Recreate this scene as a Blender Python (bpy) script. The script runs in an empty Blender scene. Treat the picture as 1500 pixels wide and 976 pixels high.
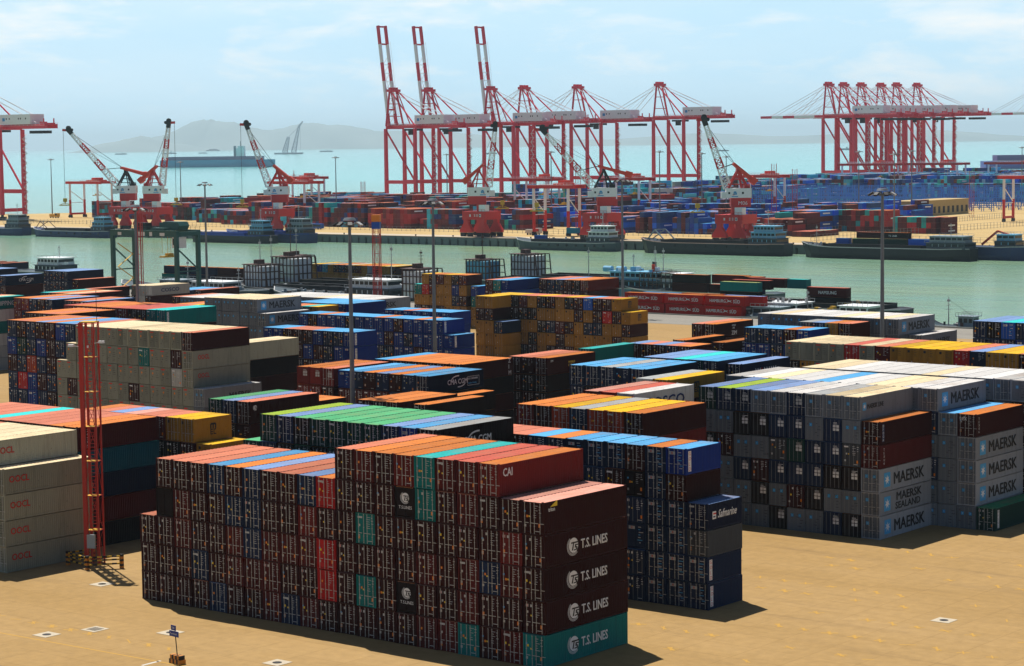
import bpy, math, random
import numpy as np
from mathutils import Vector, Matrix
random.seed(7)
SC = bpy.context.scene
COL = SC.collection
R = math.radians

# ---------------------------------------------------------------- camera, world, sun, exposure
TH, PITCH, ROLL, CAMZ = 0.676245, 0.0855785, -0.0120315, 45.182
CAMU, CAMV = 115.624, -148.094
F = Vector((-math.sin(TH)*math.cos(PITCH), math.cos(TH)*math.cos(PITCH), -math.sin(PITCH)))
Rt = Vector((math.cos(TH), math.sin(TH), 0)); Up = Rt.cross(F)
cx = Rt*math.cos(ROLL)+Up*math.sin(ROLL); cy = Up*math.cos(ROLL)-Rt*math.sin(ROLL)
cam = bpy.data.cameras.new('camera'); co = bpy.data.objects.new('camera', cam); COL.objects.link(co)
cam.sensor_fit = 'HORIZONTAL'; cam.sensor_width = 36; cam.lens = 3252.07/1500*36
cam.clip_start = 1; cam.clip_end = 160000
co.matrix_world = Matrix(((cx.x, cy.x, -F.x, CAMU), (cx.y, cy.y, -F.y, CAMV), (cx.z, cy.z, -F.z, CAMZ), (0, 0, 0, 1)))
SC.camera = co
SUN = Vector((-0.43, 0.22, 1.0)).normalized()
W = bpy.data.worlds.new('World'); SC.world = W; W.use_nodes = True
nt = W.node_tree; N = nt.nodes; Lk = nt.links
HAZE_SKY = (9.2, 13.4, 16.2); CLOUD_A = (12.6, 14.8, 16.0); CLOUD_B = (16.8, 16.2, 15.4)
bg = N['Background']; sky = N.new('ShaderNodeTexSky'); sky.sky_type = 'NISHITA'; sky.sun_disc = False
sky.sun_elevation = math.asin(SUN.z); sky.sun_rotation = math.atan2(SUN.x, SUN.y)
sky.altitude = 0; sky.air_density = 1.0; sky.dust_density = 0.6; sky.ozone_density = 1.6
tc = N.new('ShaderNodeTexCoord'); sx = N.new('ShaderNodeSeparateXYZ'); Lk.new(tc.outputs['Generated'], sx.inputs[0])
def wramp(src, stops):
    r = N.new('ShaderNodeValToRGB'); e = r.color_ramp.elements
    while len(e) < len(stops): e.new(.5)
    for k, (p, c) in enumerate(stops): e[k].position = p; e[k].color = (c, c, c, 1) if not isinstance(c, tuple) else (*c, 1)
    Lk.new(src, r.inputs[0]); return r.outputs[0]
def wmix(fac, a, b):
    m = N.new('ShaderNodeMix'); m.data_type = 'RGBA'
    for i, s in ((0, fac), (6, a), (7, b)):
        if hasattr(s, 'links'): Lk.new(s, m.inputs[i])
        else: m.inputs[i].default_value = (*s, 1)
    return m.outputs[2]
def wmul(a, b):
    m = N.new('ShaderNodeMath'); m.operation = 'MULTIPLY'; Lk.new(a, m.inputs[0]); Lk.new(b, m.inputs[1]); return m.outputs[0]
# moist air low over the sea, then thin broken cloud in the lowest part of the sky
low = wramp(sx.outputs['Z'], [(0.0, 1), (.075, .95), (.13, 0)])
base = wmix(low, sky.outputs[0], HAZE_SKY)
def cloud(sc, st, lo, hi, dist, amt, seed):
    mp = N.new('ShaderNodeMapping'); mp.inputs['Scale'].default_value = st; mp.inputs['Location'].default_value = seed
    nz = N.new('ShaderNodeTexNoise'); nz.inputs['Scale'].default_value = sc; nz.inputs['Detail'].default_value = 9; nz.inputs['Roughness'].default_value = .6; nz.inputs['Distortion'].default_value = dist
    Lk.new(tc.outputs['Generated'], mp.inputs[0]); Lk.new(mp.outputs[0], nz.inputs['Vector'])
    return wmul(wramp(nz.outputs[0], [(lo, 0), (hi, amt)]), wramp(sx.outputs['Z'], [(.006, 0), (.03, 1), (.09, 1), (.14, 0)]))
c1 = wmix(cloud(3.0, (1, 1, 4.6), .36, .74, .35, .85, (3, 1, 0)), base, CLOUD_A)
c2 = wmix(cloud(15.0, (1, 1, 3.6), .49, .70, .35, .75, (1.3, 4, 2)), c1, CLOUD_B)
Lk.new(c2, bg.inputs[0])
bg.inputs[1].default_value = 0.05
sl = bpy.data.lights.new('sun', 'SUN'); sl.energy = 5.0; sl.angle = R(.5); sl.color = (1, .95, .86)
so = bpy.data.objects.new('sun', sl); COL.objects.link(so); so.rotation_euler = (-SUN).to_track_quat('-Z', 'Y').to_euler()
VS = SC.view_settings; VS.view_transform = 'Standard'; VS.look = 'None'; VS.exposure = 0.45; VS.gamma = 1

# ---------------------------------------------------------------- materials
def nodes(name):
    m = bpy.data.materials.new(name); m.use_nodes = True
    return m, m.node_tree.nodes, m.node_tree.links, m.node_tree.nodes['Principled BSDF']
def noise(n, l, scale, detail=4, coord='Object', st=(1, 1, 1), rough=.6):
    t = n.new('ShaderNodeTexCoord'); q = n.new('ShaderNodeMapping'); q.inputs['Scale'].default_value = st
    z = n.new('ShaderNodeTexNoise'); z.inputs['Scale'].default_value = scale; z.inputs['Detail'].default_value = detail; z.inputs['Roughness'].default_value = rough
    l.new(t.outputs[coord], q.inputs[0]); l.new(q.outputs[0], z.inputs['Vector']); return z
def ramp(n, l, src, a, b, ca=(0, 0, 0, 1), cb=(1, 1, 1, 1)):
    r = n.new('ShaderNodeValToRGB'); e = r.color_ramp.elements
    e[0].position = a; e[0].color = ca; e[1].position = b; e[1].color = cb; l.new(src, r.inputs[0]); return r
def mixc(n, l, fac, a, b, mode='MIX'):
    m = n.new('ShaderNodeMix'); m.data_type = 'RGBA'; m.blend_type = mode
    for i, s in ((0, fac), (6, a), (7, b)):
        if hasattr(s, 'links'): l.new(s, m.inputs[i])
        else: m.inputs[i].default_value = s if i == 0 or len(s) == 4 else (*s, 1)
    return m.outputs[2]
MATS = {}; KA = .79      # all paints are set for one exposure
def paint(name, rgb, rough=.55, metal=0, dirt=.25, scale=1.2):
    if name in MATS: return MATS[name]
    rgb = tuple(c*KA for c in rgb)
    m, n, l, b = nodes(name)
    z = noise(n, l, scale, 5); f = ramp(n, l, z.outputs[0], .35, .75, (0, 0, 0, 1), (dirt,)*3+(1,))
    d = tuple(c*.45+.02 for c in rgb)
    l.new(mixc(n, l, f.outputs[0], rgb, d), b.inputs['Base Color'])
    b.inputs['Roughness'].default_value = rough; b.inputs['Metallic'].default_value = metal
    b.inputs['Specular IOR Level'].default_value = .3
    MATS[name] = m; return m
def objpaint(name, kind):
    m, n, l, b = nodes(name)
    if kind == 'stack':
        at = n.new('ShaderNodeAttribute'); at.attribute_name = 'col'; c0 = at.outputs['Color']; base = c0
    else:
        oi = n.new('ShaderNodeObjectInfo'); c0 = oi.outputs['Color']
        mr = n.new('ShaderNodeMapRange'); mr.inputs[3].default_value = .72; mr.inputs[4].default_value = 1.22
        l.new(oi.outputs['Random'], mr.inputs[0])
        hv = n.new('ShaderNodeHueSaturation'); l.new(c0, hv.inputs['Color']); l.new(mr.outputs[0], hv.inputs['Value']); base = hv.outputs[0]
    if kind == 'roof':
        z = noise(n, l, .45, 6, st=(1.2, .5, 1)); f = ramp(n, l, z.outputs[0], .44, .76, cb=(.55,)*3+(1,))
        c = mixc(n, l, f.outputs[0], base, (.25, .15, .09))
        z2 = noise(n, l, 3.0, 5, st=(1, .25, 1)); f2 = ramp(n, l, z2.outputs[0], .3, .7, (.80, .80, .80, 1), (1.08, 1.08, 1.08, 1))
        c = mixc(n, l, 1.0, c, f2.outputs[0], 'MULTIPLY')
        z3 = noise(n, l, 1.7, 6); f3 = ramp(n, l, z3.outputs[0], .62, .72, cb=(.6,)*3+(1,))
        c = mixc(n, l, f3.outputs[0], c, (.15, .065, .03)); ro = .75
    else:
        z = noise(n, l, 1.3, 6, st=(1.5, 1.5, .18)); f = ramp(n, l, z.outputs[0], .5, .8, cb=(.35,)*3+(1,))
        c = mixc(n, l, f.outputs[0], base, (.022, .012, .008))
        z3 = noise(n, l, 2.6, 6); f3 = ramp(n, l, z3.outputs[0], .64, .70, cb=(.6,)*3+(1,))
        c = mixc(n, l, f3.outputs[0], c, (.045, .016, .007)); ro = .5
    l.new(c, b.inputs['Base Color']); b.inputs['Roughness'].default_value = ro+.12; b.inputs['Specular IOR Level'].default_value = .06
    MATS[name] = m; return m
objpaint('container_paint', 'body'); objpaint('roof_paint', 'roof'); objpaint('stack_paint', 'stack')
GAL = paint('galvanised', (.50, .50, .50), .45, .4, .3)
WHITE = paint('white_lettering', (.86, .86, .88), .6, 0, .45, 3.5)
BLACK = paint('black_lettering', (.012, .012, .015), .6, 0, .05)
REDL = paint('red_lettering', (.62, .03, .02), .6, 0, .05)
NAVYL = paint('navy_lettering', (.02, .04, .14), .6, 0, .05)
LBLUE = paint('light_blue_square', (.06, .36, .72), .6, 0, .05)
ORANGE = paint('orange_sticker', (.85, .25, .02), .6, 0, .05)
YELLOWL = paint('yellow_sticker', (.85, .60, .03), .6, 0, .05)
DARK = paint('dark_steel', (.022, .022, .025), .6, .2, .3)
CRED = paint('crane_red', (.80, .040, .085), .45, 0, .2)
MRED = paint('luffing_red', (.70, .022, .016), .45, 0, .25)
BRED = paint('bright_red', (.80, .055, .02), .45, 0, .25)
CWHITE = paint('crane_white', (.95, .95, .98), .5, 0, .18)
GLASS = paint('window_glass', (.015, .025, .035), .1, 0, .05)
RGREEN = paint('rtg_green', (.018, .105, .095), .5, 0, .35)
YEL = paint('safety_yellow', (.72, .42, .02), .55, 0, .3)

# ---------------------------------------------------------------- mesh helpers
class MB:
    def __init__(s): s.v = []; s.f = []; s.m = []
    def add(s, vs, fs, m=0):
        o = len(s.v); s.v += [tuple(p) for p in vs]; s.f += [tuple(i+o for i in f) for f in fs]; s.m += [m]*len(fs); return s
    def box(s, x0, y0, z0, x1, y1, z1, m=0):
        return s.add([(x0, y0, z0), (x1, y0, z0), (x1, y1, z0), (x0, y1, z0), (x0, y0, z1), (x1, y0, z1), (x1, y1, z1), (x0, y1, z1)],
                     [(0, 3, 2, 1), (4, 5, 6, 7), (0, 1, 5, 4), (1, 2, 6, 5), (2, 3, 7, 6), (3, 0, 4, 7)], m)
    def bar(s, p, q, w, h=None, m=0, w2=None, h2=None):
        p = Vector(p); q = Vector(q); h = h or w; w2 = w2 or w; h2 = h2 or h; d = (q-p).normalized()
        a = d.cross(Vector((0, 0, 1)))
        if a.length < .01: a = Vector((1, 0, 0))
        a.normalize(); b = a.cross(d)
        vs = [p+a*(w/2*i)+b*(h/2*j) for i, j in ((-1, -1), (1, -1), (1, 1), (-1, 1))]+[q+a*(w2/2*i)+b*(h2/2*j) for i, j in ((-1, -1), (1, -1), (1, 1), (-1, 1))]
        return s.add(vs, [(0, 3, 2, 1), (4, 5, 6, 7), (0, 1, 5, 4), (1, 2, 6, 5), (2, 3, 7, 6), (3, 0, 4, 7)], m)
    def tube(s, p, q, r, n=8, m=0, r2=None):
        p = Vector(p); q = Vector(q); r2 = r if r2 is None else r2; d = (q-p).normalized()
        a = d.cross(Vector((0, 0, 1)))
        if a.length < .01: a = Vector((1, 0, 0))
        a.normalize(); b = a.cross(d)
        vs = [p+(a*math.cos(t)+b*math.sin(t))*r for t in [2*math.pi*k/n for k in range(n)]]+[q+(a*math.cos(t)+b*math.sin(t))*r2 for t in [2*math.pi*k/n for k in range(n)]]
        return s.add(vs, [tuple(range(n-1, -1, -1)), tuple(range(n, 2*n))]+[(k, (k+1) % n, n+(k+1) % n, n+k) for k in range(n)], m)
    def prism(s, pts, y0, y1, m=0, ax='y'):
        n = len(pts); f = {'y': lambda a, b, y: (a, y, b), 'x': lambda a, b, y: (y, a, b), 'z': lambda a, b, y: (a, b, y)}[ax]
        return s.add([f(a, b, y0) for a, b in pts]+[f(a, b, y1) for a, b in pts],
                     [tuple(range(n)), tuple(range(2*n-1, n-1, -1))]+[(k, n+k, n+(k+1) % n, (k+1) % n) for k in range(n)], m)
    def lattice(s, p, q, w0, w1, nseg, r=.12, m=(0,), flat=None):
        """square lattice column from p to q"""
        p = Vector(p); q = Vector(q); d = (q-p).normalized(); a = d.cross(Vector((0, 1, 0)))
        if a.length < .05: a = Vector((1, 0, 0))
        a.normalize(); b = a.cross(d)
        def c(t, k):
            w = w0+(w1-w0)*t; i, j = ((-1, -1), (1, -1), (1, 1), (-1, 1))[k % 4]
            return p+(q-p)*t+a*(w/2*i)+b*((flat or w)/2*j)
        for k in range(nseg):
            t0, t1 = k/nseg, (k+1)/nseg; mm = m[int(t0*len(m))]
            for i in range(4):
                s.bar(c(t0, i), c(t1, i), r*1.7, m=mm)
                s.bar(c(t0, i), c(t0, i+1), r, m=mm)
                s.bar(c(t0, i+(k % 2)), c(t1, i+1-(k % 2)), r, m=mm)
        return s
    def mesh(s, name, mats):
        me = bpy.data.meshes.new(name); me.from_pydata(s.v, [], s.f)
        for m in mats: me.materials.append(m)
        if len(mats) > 1: me.polygons.foreach_set('material_index', s.m)
        me.validate(); me.update(); return me
    def build(s, name, mats, parent=None, mw=None, smooth=False):
        return link(name, s.mesh(name, mats if isinstance(mats, (list, tuple)) else [mats]), parent, mw)
def link(name, me, parent=None, mw=None):
    o = bpy.data.objects.new(name, me); COL.objects.link(o)
    if parent: o.parent = parent
    if mw is not None: o.matrix_local = mw
    return o
def tag(o, label, cat, group=None, kind=None):
    if label: o['label'] = label
    if cat: o['category'] = cat
    if group: o['group'] = group
    if kind: o['kind'] = kind
    return o
def thing(name, loc, label, cat, group=None, rz=0):
    o = bpy.data.objects.new(name, None); COL.objects.link(o); o.location = loc; o.rotation_euler.z = rz; o.empty_display_size = .1
    return tag(o, label, cat, group)
def struct(o): o['kind'] = 'structure'; return o
TXT = {}
def textmesh(text, size, mat, key=None, shear=0, space=1.0, off=0):
    k = (text, size, mat.name, shear, space, off)
    if k in TXT: return TXT[k]
    cu = bpy.data.curves.new('lettering', 'FONT'); cu.body = text; cu.size = size; cu.shear = shear; cu.space_character = space; cu.bevel_depth = off*size; cu.bevel_resolution = 0
    cu.extrude = .003; cu.resolution_u = 2
    o = bpy.data.objects.new('lettering', cu); COL.objects.link(o)
    me = bpy.data.meshes.new_from_object(o.evaluated_get(bpy.context.evaluated_depsgraph_get()))
    me.name = 'lettering'; me.materials.clear(); me.materials.append(mat)
    bpy.data.objects.remove(o); TXT[k] = me; return me
# text planes: side = on the +u face reading along +v; front = on the -v face reading along +u
def MSIDE(x, y, z, sx=1, sz=1): return Matrix(((0, 0, 1, x), (sx, 0, 0, y), (0, sz, 0, z), (0, 0, 0, 1)))
def MFRONT(x, y, z, sx=1, sz=1): return Matrix(((sx, 0, 0, x), (0, 0, -1, y), (0, sz, 0, z), (0, 0, 0, 1)))
def disc(mb, cx_, cy_, r, z0, z1, n=20, m=0, a0=0, a1=2*math.pi):
    pts = [(cx_+r*math.cos(a0+(a1-a0)*k/n), cy_+r*math.sin(a0+(a1-a0)*k/n)) for k in range(n)]
    return mb.prism(pts, z0, z1, m, 'z')
def arc(mb, cx_, cy_, r, w, a0, a1, z0=0, z1=.008, n=14, m=0, ry=None):
    ry = ry or r
    A = [a0+(a1-a0)*k/n for k in range(n+1)]
    pts = [(cx_+r*math.cos(a), cy_+ry*math.sin(a)) for a in A]+[(cx_+(r-w)*math.cos(a), cy_+(ry-w)*math.sin(a)) for a in reversed(A)]
    for k in range(n):
        q = [pts[k], pts[k+1], pts[2*n-k], pts[2*n+1-k]]
        mb.prism(q, z0, z1, m, 'z')
    return mb

# ---------------------------------------------------------------- setting: ground, quays, water
def sheet(name, pts, z, mat):
    return struct(MB().add([(x, y, z) for x, y in pts], [tuple(range(len(pts)))]).build(name, mat))
def concrete(name, rgb, rgb2, dark):
    rgb, rgb2, dark = [tuple(c*KA for c in q) for q in (rgb, rgb2, dark)]
    m, n, l, b = nodes(name)
    z = noise(n, l, .045, 8, st=(.25, 1, 1)); f = ramp(n, l, z.outputs[0], .35, .68); c = mixc(n, l, f.outputs[0], rgb, rgb2)
    z2 = noise(n, l, .9, 6); f2 = ramp(n, l, z2.outputs[0], .3, .75, (.86, .86, .86, 1), (1.06, 1.06, 1.06, 1)); c = mixc(n, l, 1.0, c, f2.outputs[0], 'MULTIPLY')
    z3 = noise(n, l, .10, 7, st=(.35, 2.6, 1)); f3 = ramp(n, l, z3.outputs[0], .55, .78, cb=(.55,)*3+(1,)); c = mixc(n, l, f3.outputs[0], c, dark)
    bk = n.new('ShaderNodeTexBrick'); t = n.new('ShaderNodeTexCoord'); l.new(t.outputs['Object'], bk.inputs[0])
    bk.inputs['Scale'].default_value = 1; bk.inputs['Brick Width'].default_value = 5.2; bk.inputs['Row Height'].default_value = 4.3; bk.offset = 0
    bk.inputs['Mortar Size'].default_value = .035; bk.inputs['Color1'].default_value = (1, 1, 1, 1); bk.inputs['Color2'].default_value = (.95, .95, .95, 1); bk.inputs['Mortar'].default_value = (.78, .76, .74, 1)
    c = mixc(n, l, 1.0, c, bk.outputs[0], 'MULTIPLY'); l.new(c, b.inputs['Base Color'])
    b.inputs['Roughness'].default_value = .9; b.inputs['Specular IOR Level'].default_value = .1
    return m
YARD = concrete('yard_concrete', (.375, .235, .088), (.45, .295, .13), (.23, .15, .075))
FARG = concrete('far_concrete', (.52, .36, .15), (.62, .46, .22), (.35, .24, .11))
GREYC = concrete('grey_concrete', (.27, .25, .22), (.33, .31, .27), (.16, .15, .14))
QV, FQV = 328.5, 672.0
sheet('ground', [(-900, -160), (900, -160), (900, QV), (-900, QV)], 0, YARD)
sheet('apron', [(-900, 303), (900, 303), (900, QV-.8), (-900, QV-.8)], .02, GREYC)
q = MB(); q.box(-900, QV-.8, -9, 900, QV, .0)
q.box(-900, QV-1.3, .02, 900, QV-.82, .28); struct(q.build('quay', GREYC))
far = [(-1400, FQV), (900, FQV), (1500, 1900), (700, 2700), (-560, 2350), (-640, 2150), (-845, 1474), (-900, 1296), (-975, 1060), (-1112, 838), (-1400, 780)]
sheet('far_ground', far, 0, FARG)
ff = MB()
for k in range(len(far)):
    a, b_ = far[k], far[(k+1) % len(far)]
    if k in (0,): continue
    ff.add([(a[0], a[1], 0), (b_[0], b_[1], 0), (b_[0], b_[1], -8), (a[0], a[1], -8)], [(0, 1, 2, 3)])
struct(ff.build('shore', GREYC))
fw = MB(); fw.box(-1400, FQV, -1.4, 900, FQV+2, -.02)
QW = paint('quay_wall', (.13, .16, .17), .8, 0, .4, .3)
for i in range(-280, 182): fw.box(i*5+.6, FQV-.35, -9, i*5+4.4, FQV+1, -.45)
for i in range(-280, 182): fw.box(i*5-.55, FQV+.6, -9, i*5+.55, FQV+1.2, -1.3, 1)
struct(fw.build('far_quay', [QW, DARK]))
fq = MB(); fq.box(-1400, FQV+1.0, .02, 900, FQV+14, .06); struct(fq.build('far_apron', paint('pale_apron', (.55, .47, .36), .9, 0, .2, .05)))
# water
m, n, l, b = nodes('water')
z = noise(n, l, .0025, 6, coord='Object', st=(1, 1, 1)); f = ramp(n, l, z.outputs[0], .35, .7)
z2 = noise(n, l, .02, 6, st=(.35, 1, 1)); f2 = ramp(n, l, z2.outputs[0], .4, .75)
c = mixc(n, l, f.outputs[0], (.185, .315, .215), (.17, .335, .25)); c = mixc(n, l, f2.outputs[0], c, (.235, .335, .18))
tw = n.new('ShaderNodeTexCoord'); sw = n.new('ShaderNodeSeparateXYZ'); l.new(tw.outputs['Object'], sw.inputs[0])      # silty river water turns to open sea
mw = n.new('ShaderNodeMapRange'); mw.inputs[1].default_value = 700; mw.inputs[2].default_value = 2200; l.new(sw.outputs['Y'], mw.inputs[0])
c = mixc(n, l, mw.outputs[0], c, mixc(n, l, f.outputs[0], (.14, .44, .43), (.16, .48, .46)))
l.new(c, b.inputs['Base Color']); b.inputs['Roughness'].default_value = .12; b.inputs['IOR'].default_value = 1.33
bz = noise(n, l, .42, 6, st=(.5, 1.5, 1), rough=.7); bz2 = noise(n, l, .07, 5, st=(.35, 1.4, 1)); bp = n.new('ShaderNodeBump'); bp.inputs['Strength'].default_value = .30; bp.inputs['Distance'].default_value = .9
bp2 = n.new('ShaderNodeBump'); bp2.inputs['Strength'].default_value = .35; bp2.inputs['Distance'].default_value = 3.0; l.new(bz2.outputs[0], bp2.inputs['Height'])
l.new(bz.outputs[0], bp.inputs['Height']); l.new(bp2.outputs[0], bp.inputs['Normal']); l.new(bp.outputs[0], b.inputs['Normal'])
WATER = m
sheet('water', [(-60000, -4000), (20000, -4000), (20000, 62000), (-60000, 62000)], -4, WATER)

# ---------------------------------------------------------------- containers
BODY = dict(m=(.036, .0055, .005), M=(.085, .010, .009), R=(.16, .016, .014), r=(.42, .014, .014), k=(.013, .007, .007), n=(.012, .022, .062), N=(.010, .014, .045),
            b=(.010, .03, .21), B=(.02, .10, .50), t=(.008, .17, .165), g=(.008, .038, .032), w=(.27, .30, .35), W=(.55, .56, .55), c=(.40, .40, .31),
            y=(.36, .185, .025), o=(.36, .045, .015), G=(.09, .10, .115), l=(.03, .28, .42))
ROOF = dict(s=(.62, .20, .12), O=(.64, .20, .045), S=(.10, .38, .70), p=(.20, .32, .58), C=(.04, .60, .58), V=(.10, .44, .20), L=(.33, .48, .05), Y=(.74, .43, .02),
            W=(.64, .62, .60), T=(.74, .60, .38), X=(.36, .37, .37), D=(.56, .12, .085), P=(.72, .33, .26), K=(.30, .34, .12))  # roof tones paler than walls: bleaching plus sunlight put into the colour
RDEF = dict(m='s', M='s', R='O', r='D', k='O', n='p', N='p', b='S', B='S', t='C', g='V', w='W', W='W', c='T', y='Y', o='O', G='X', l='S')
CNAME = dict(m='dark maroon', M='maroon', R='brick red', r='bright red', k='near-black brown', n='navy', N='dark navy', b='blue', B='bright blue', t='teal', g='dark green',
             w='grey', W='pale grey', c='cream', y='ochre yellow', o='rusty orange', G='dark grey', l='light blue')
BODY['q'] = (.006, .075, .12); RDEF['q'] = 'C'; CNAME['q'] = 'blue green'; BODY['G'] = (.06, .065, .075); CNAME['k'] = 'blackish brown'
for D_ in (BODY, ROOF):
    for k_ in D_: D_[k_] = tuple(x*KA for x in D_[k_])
L40, L20, PW = 12.19, 6.058, 2.444
ORD = ['first', 'second', 'third', 'fourth', 'fifth', 'sixth', 'seventh', 'eighth', 'ninth', 'tenth', 'eleventh', 'twelfth', 'thirteenth', 'fourteenth', 'fifteenth', 'sixteenth', 'seventeenth', 'eighteenth', 'nineteenth', 'twentieth', 'twenty-first', 'twenty-second', 'twenty-third']
CELLS = []; STK = []
def block(key, desc, uR, v, h, rows, roofs='', L=L40, fill='', lev=None):
    """rows: strings, top tier first, one letter a column; '?' takes a letter of fill"""
    n = len(rows[0]); lev = lev or len(rows); rows = list(rows)+['?'*n]*(lev-len(rows))
    rnd = random.Random(key)
    for i in range(n):
        u1 = uR-(n-1-i)*PW; u0 = u1-PW+.045; top = None
        for t in range(lev):
            ch = rows[t][i]
            if ch == '?':
                if top is None and t == 0: pass
                ch = rnd.choice(fill or 'mmnkM')
            if ch in '. ': continue
            if top is None:
                top = lev-t; STK.append((u0, v, 0, u1, v+L, top*h))
                hid = len(STK)-1
            k = lev-1-t
            CELLS.append(dict(key=key, desc=desc, col=i, n=n, tier=k, top=(k == top-1), ntop=top, ch=ch, u=u0, v=v+rnd.uniform(-.07, .07), z=k*h, h=h, L=L, stk=hid, du=rnd.uniform(-.026, .026),
                              roof=(roofs[i] if k == top-1 and i < len(roofs) and roofs[i] != '.' else RDEF[ch])))
block('FG', 'front brown stack', 0, 0, 2.896,
      ['...........mMmRtMMR..', '.mmmnmnmmnrmmmktmMmmm', '.kMmmnnmmRmmtmmmmmmRm', 'mmMmmMnMMMrmmmmMmMnMm', 'mmmnmMMMmmrmtmkmmMmmm', 'mmmmnmmMnMmmmmmMMtmMt'],
      'ssssSOpssppsOOOCDDOPP'.replace('pps', 'pOs', 1))
block('GRN', 'green-roofed stack', -25.44, 15.6, 2.87, ['.gnkggggnbk', 'gnkgkgnkkgk'], 'gLpVVVVVpSX'.replace('g', 'V', 1), fill='gknN', lev=6)
block('SAF', 'navy short-container stack', -1.85, 27.95, 2.591,
      ['mmmmnnnnnmnb.', 'kknnnNnnmknm.', 'nmnnnnnnnnnnN', 'knnNnnknnnnnG', 'nnknnnnnnnnnn', 'nnkNnnnnNnnnn'], 'ssssSOSSSSOSp', L20)
block('YR', 'gold and orange roofed stack', -20.06, 42.9, 2.733, ['Rmonoom'], 'OOYXYYO', fill='mMknR', lev=6)
block('UNO', 'stack before the blue stack', -30.95, 56.7, 2.75, ['MrW'], 'PDW', fill='mknw', lev=6)
block('MK', 'big grey stack', -7.1, 70.6, 2.685,
      ['gnnwwnwww.', 'wwkknnwnwm', 'kmwwGgnnGM', 'nwnmnnnkkw', 'kwwkwmkwww', 'nkwwkwwnkw'], 'pLppWWXTTO')
block('MKB2', 'second grey row', 1.0, 82.9, 2.68,
      ['wwwwwwwwwwww...', '????????????wm.', '????????????ww.', '????????????ww.', '????????????ww.', '????????????wwg'], 'WWTWWSWWTTWWSOV', fill='wwkn')
block('MKB3', 'third grey row', 3.2, 97.2, 2.667, ['wwwwwwwwwwwwwww'], 'TTWWWWWTWWWWWWW', fill='wwnk', lev=6)
block('YEL', 'long yellow and cream row', 0.0, 126, 2.69, ['ccccrcMyyyyrnyymyyymyy'], 'TTTTDTsYYYYspYYsYYYsYY', fill='ycmk', lev=6)
block('WH', 'dark blue stack', -48.5, 83.6, 2.667, ['nnnnN'], 'SSXSS', fill='nNk', lev=6)
block('YLW', 'lone yellow end stack mid yard', -37.0, 72.3, 2.72, ['Wy'], 'XY', fill='ymk', lev=6)
block('WH2', 'second dark blue stack', -46.6, 97.7, 2.667, ['nnngN'], 'ppCSS', fill='nNk', lev=6)
block('WH3', 'navy column mid yard', -44.1, 99.6, 2.59, ['N'], 'p', fill='nN', lev=6)
block('BIGO', 'wide orange-roofed stack', -92.2, 98.9, 2.6, ['nmmmmmm'], 'SOOOOOO', fill='mkn', lev=5)
block('CMA', 'blue-orange striped stack', -85.4, 83.6, 2.6, ['bnmnmnN'], 'SSOpOSS', fill='nmkM', lev=5)
block('DRK', 'dark column mid yard', -80.8, 80.6, 2.62, ['k'], 'O', fill='k', lev=4)
block('HL', 'red white-squared stack', -104.1, 84.4, 2.6, ['RRR'], 'OOs', fill='RRm', lev=5)
block('LOW', 'low dark row mid yard', -73.6, 69.6, 2.8, ['mkm.k'], 'OOOsO', fill='mk', lev=4)
block('LOW2', 'low orange-topped column mid yard', -88.8, 58.5, 2.8, ['mm'], 'OO', fill='mk', lev=4)
block('GR3', 'three-column green-topped stack', -77.6, 41.5, 2.82, ['.gnm', 'ggkm'], 'gVps'.replace('g', 'V', 1), fill='gmk', lev=5)
block('MSC', 'short yellow stack at left', -72.46, 27.4, 2.76, ['omGnmMyy'], 'OspPssYY', L20, fill='ykm', lev=5)
block('MSL', 'low yellow column at left', -69.9, 27.6, 2.76, ['y'], 'Y', L20, fill='yk', lev=4)
block('B', 'wide salmon-roofed stack', -76.98, 13.9, 2.8, ['MmmMtMmmmmM', '??????????q', '??????????N', '??????????M', '??????????k'], 'ssssCssssOO', fill='mkn')
block('A', 'cream stack at the left edge', -73.2, .5, 2.8, ['ccccccc.', 'cccccccc', 'cccccccc', 'cccccccc', 'cccccccc'], 'TsTTTTTT')
block('ZIM', 'three-column salmon-roofed stack', -87.3, 113, 2.6, ['mmm'], 'ssO', fill='mk', lev=5)
block('TEAL', 'lone teal column mid yard', -90.6, 128.4, 2.6, ['t'], 'C', fill='tm', lev=5)
block('OS', 'short brown row mid yard', -79.7, 140, 2.6, ['mmmnm'], 'pspsO', L20, fill='mn', lev=5)
block('RS', 'lone brown column mid yard', -90.2, 154, 2.48, ['m'], 'O', fill='m', lev=5)
block('ZIM2', 'brown pair by open quay', -96.9, 173, 2.68, ['mm'], 'sO', fill='m', lev=5)
block('ZIM3', 'low brown column mid yard', -82.4, 153.8, 2.48, ['m'], 'O', fill='m', lev=5)
block('BG', 'short blue row at right', -66.5, 154, 2.517, ['nnnmb'], 'SSSOS', L20, fill='nb', lev=6)
block('MKB', 'far grey row', -59.4, 170.0, 2.667, ['wwwwwwwwwww'], 'WTWWWWTWWTW', fill='w', lev=6)
block('MKC', 'low grey column at the far grey row end', -56.9, 173, 2.66, ['w'], 'W', fill='w', lev=5)
block('MID', 'short brown stack at right', -62.8, 160.6, 2.633, ['Gnym'], 'XpOs', L20, fill='mk', lev=6)
block('RB', 'navy stack at the right edge', -22.6, 171.4, 2.7, ['nkBnnbnnmn'], 'ppCSSSpSsS', fill='nNb', lev=6)
block('D', 'mottled cream stack at left', -132.65, 83.6, 2.833, ['..ccccccccccm', '.ccccccctccmc', 'ccccccccccccW'[:11]+'Wc', 'cmcccccmccccc', 'ccccccccccccc', 'ccccccccccccc'], '..TTTTTTTTTTs'.replace('..', 'TT', 1))
block('D2', 'low grey column', -130.2, 83.6, 2.833, ['w'], 'W', fill='wmk', lev=3)
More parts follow.
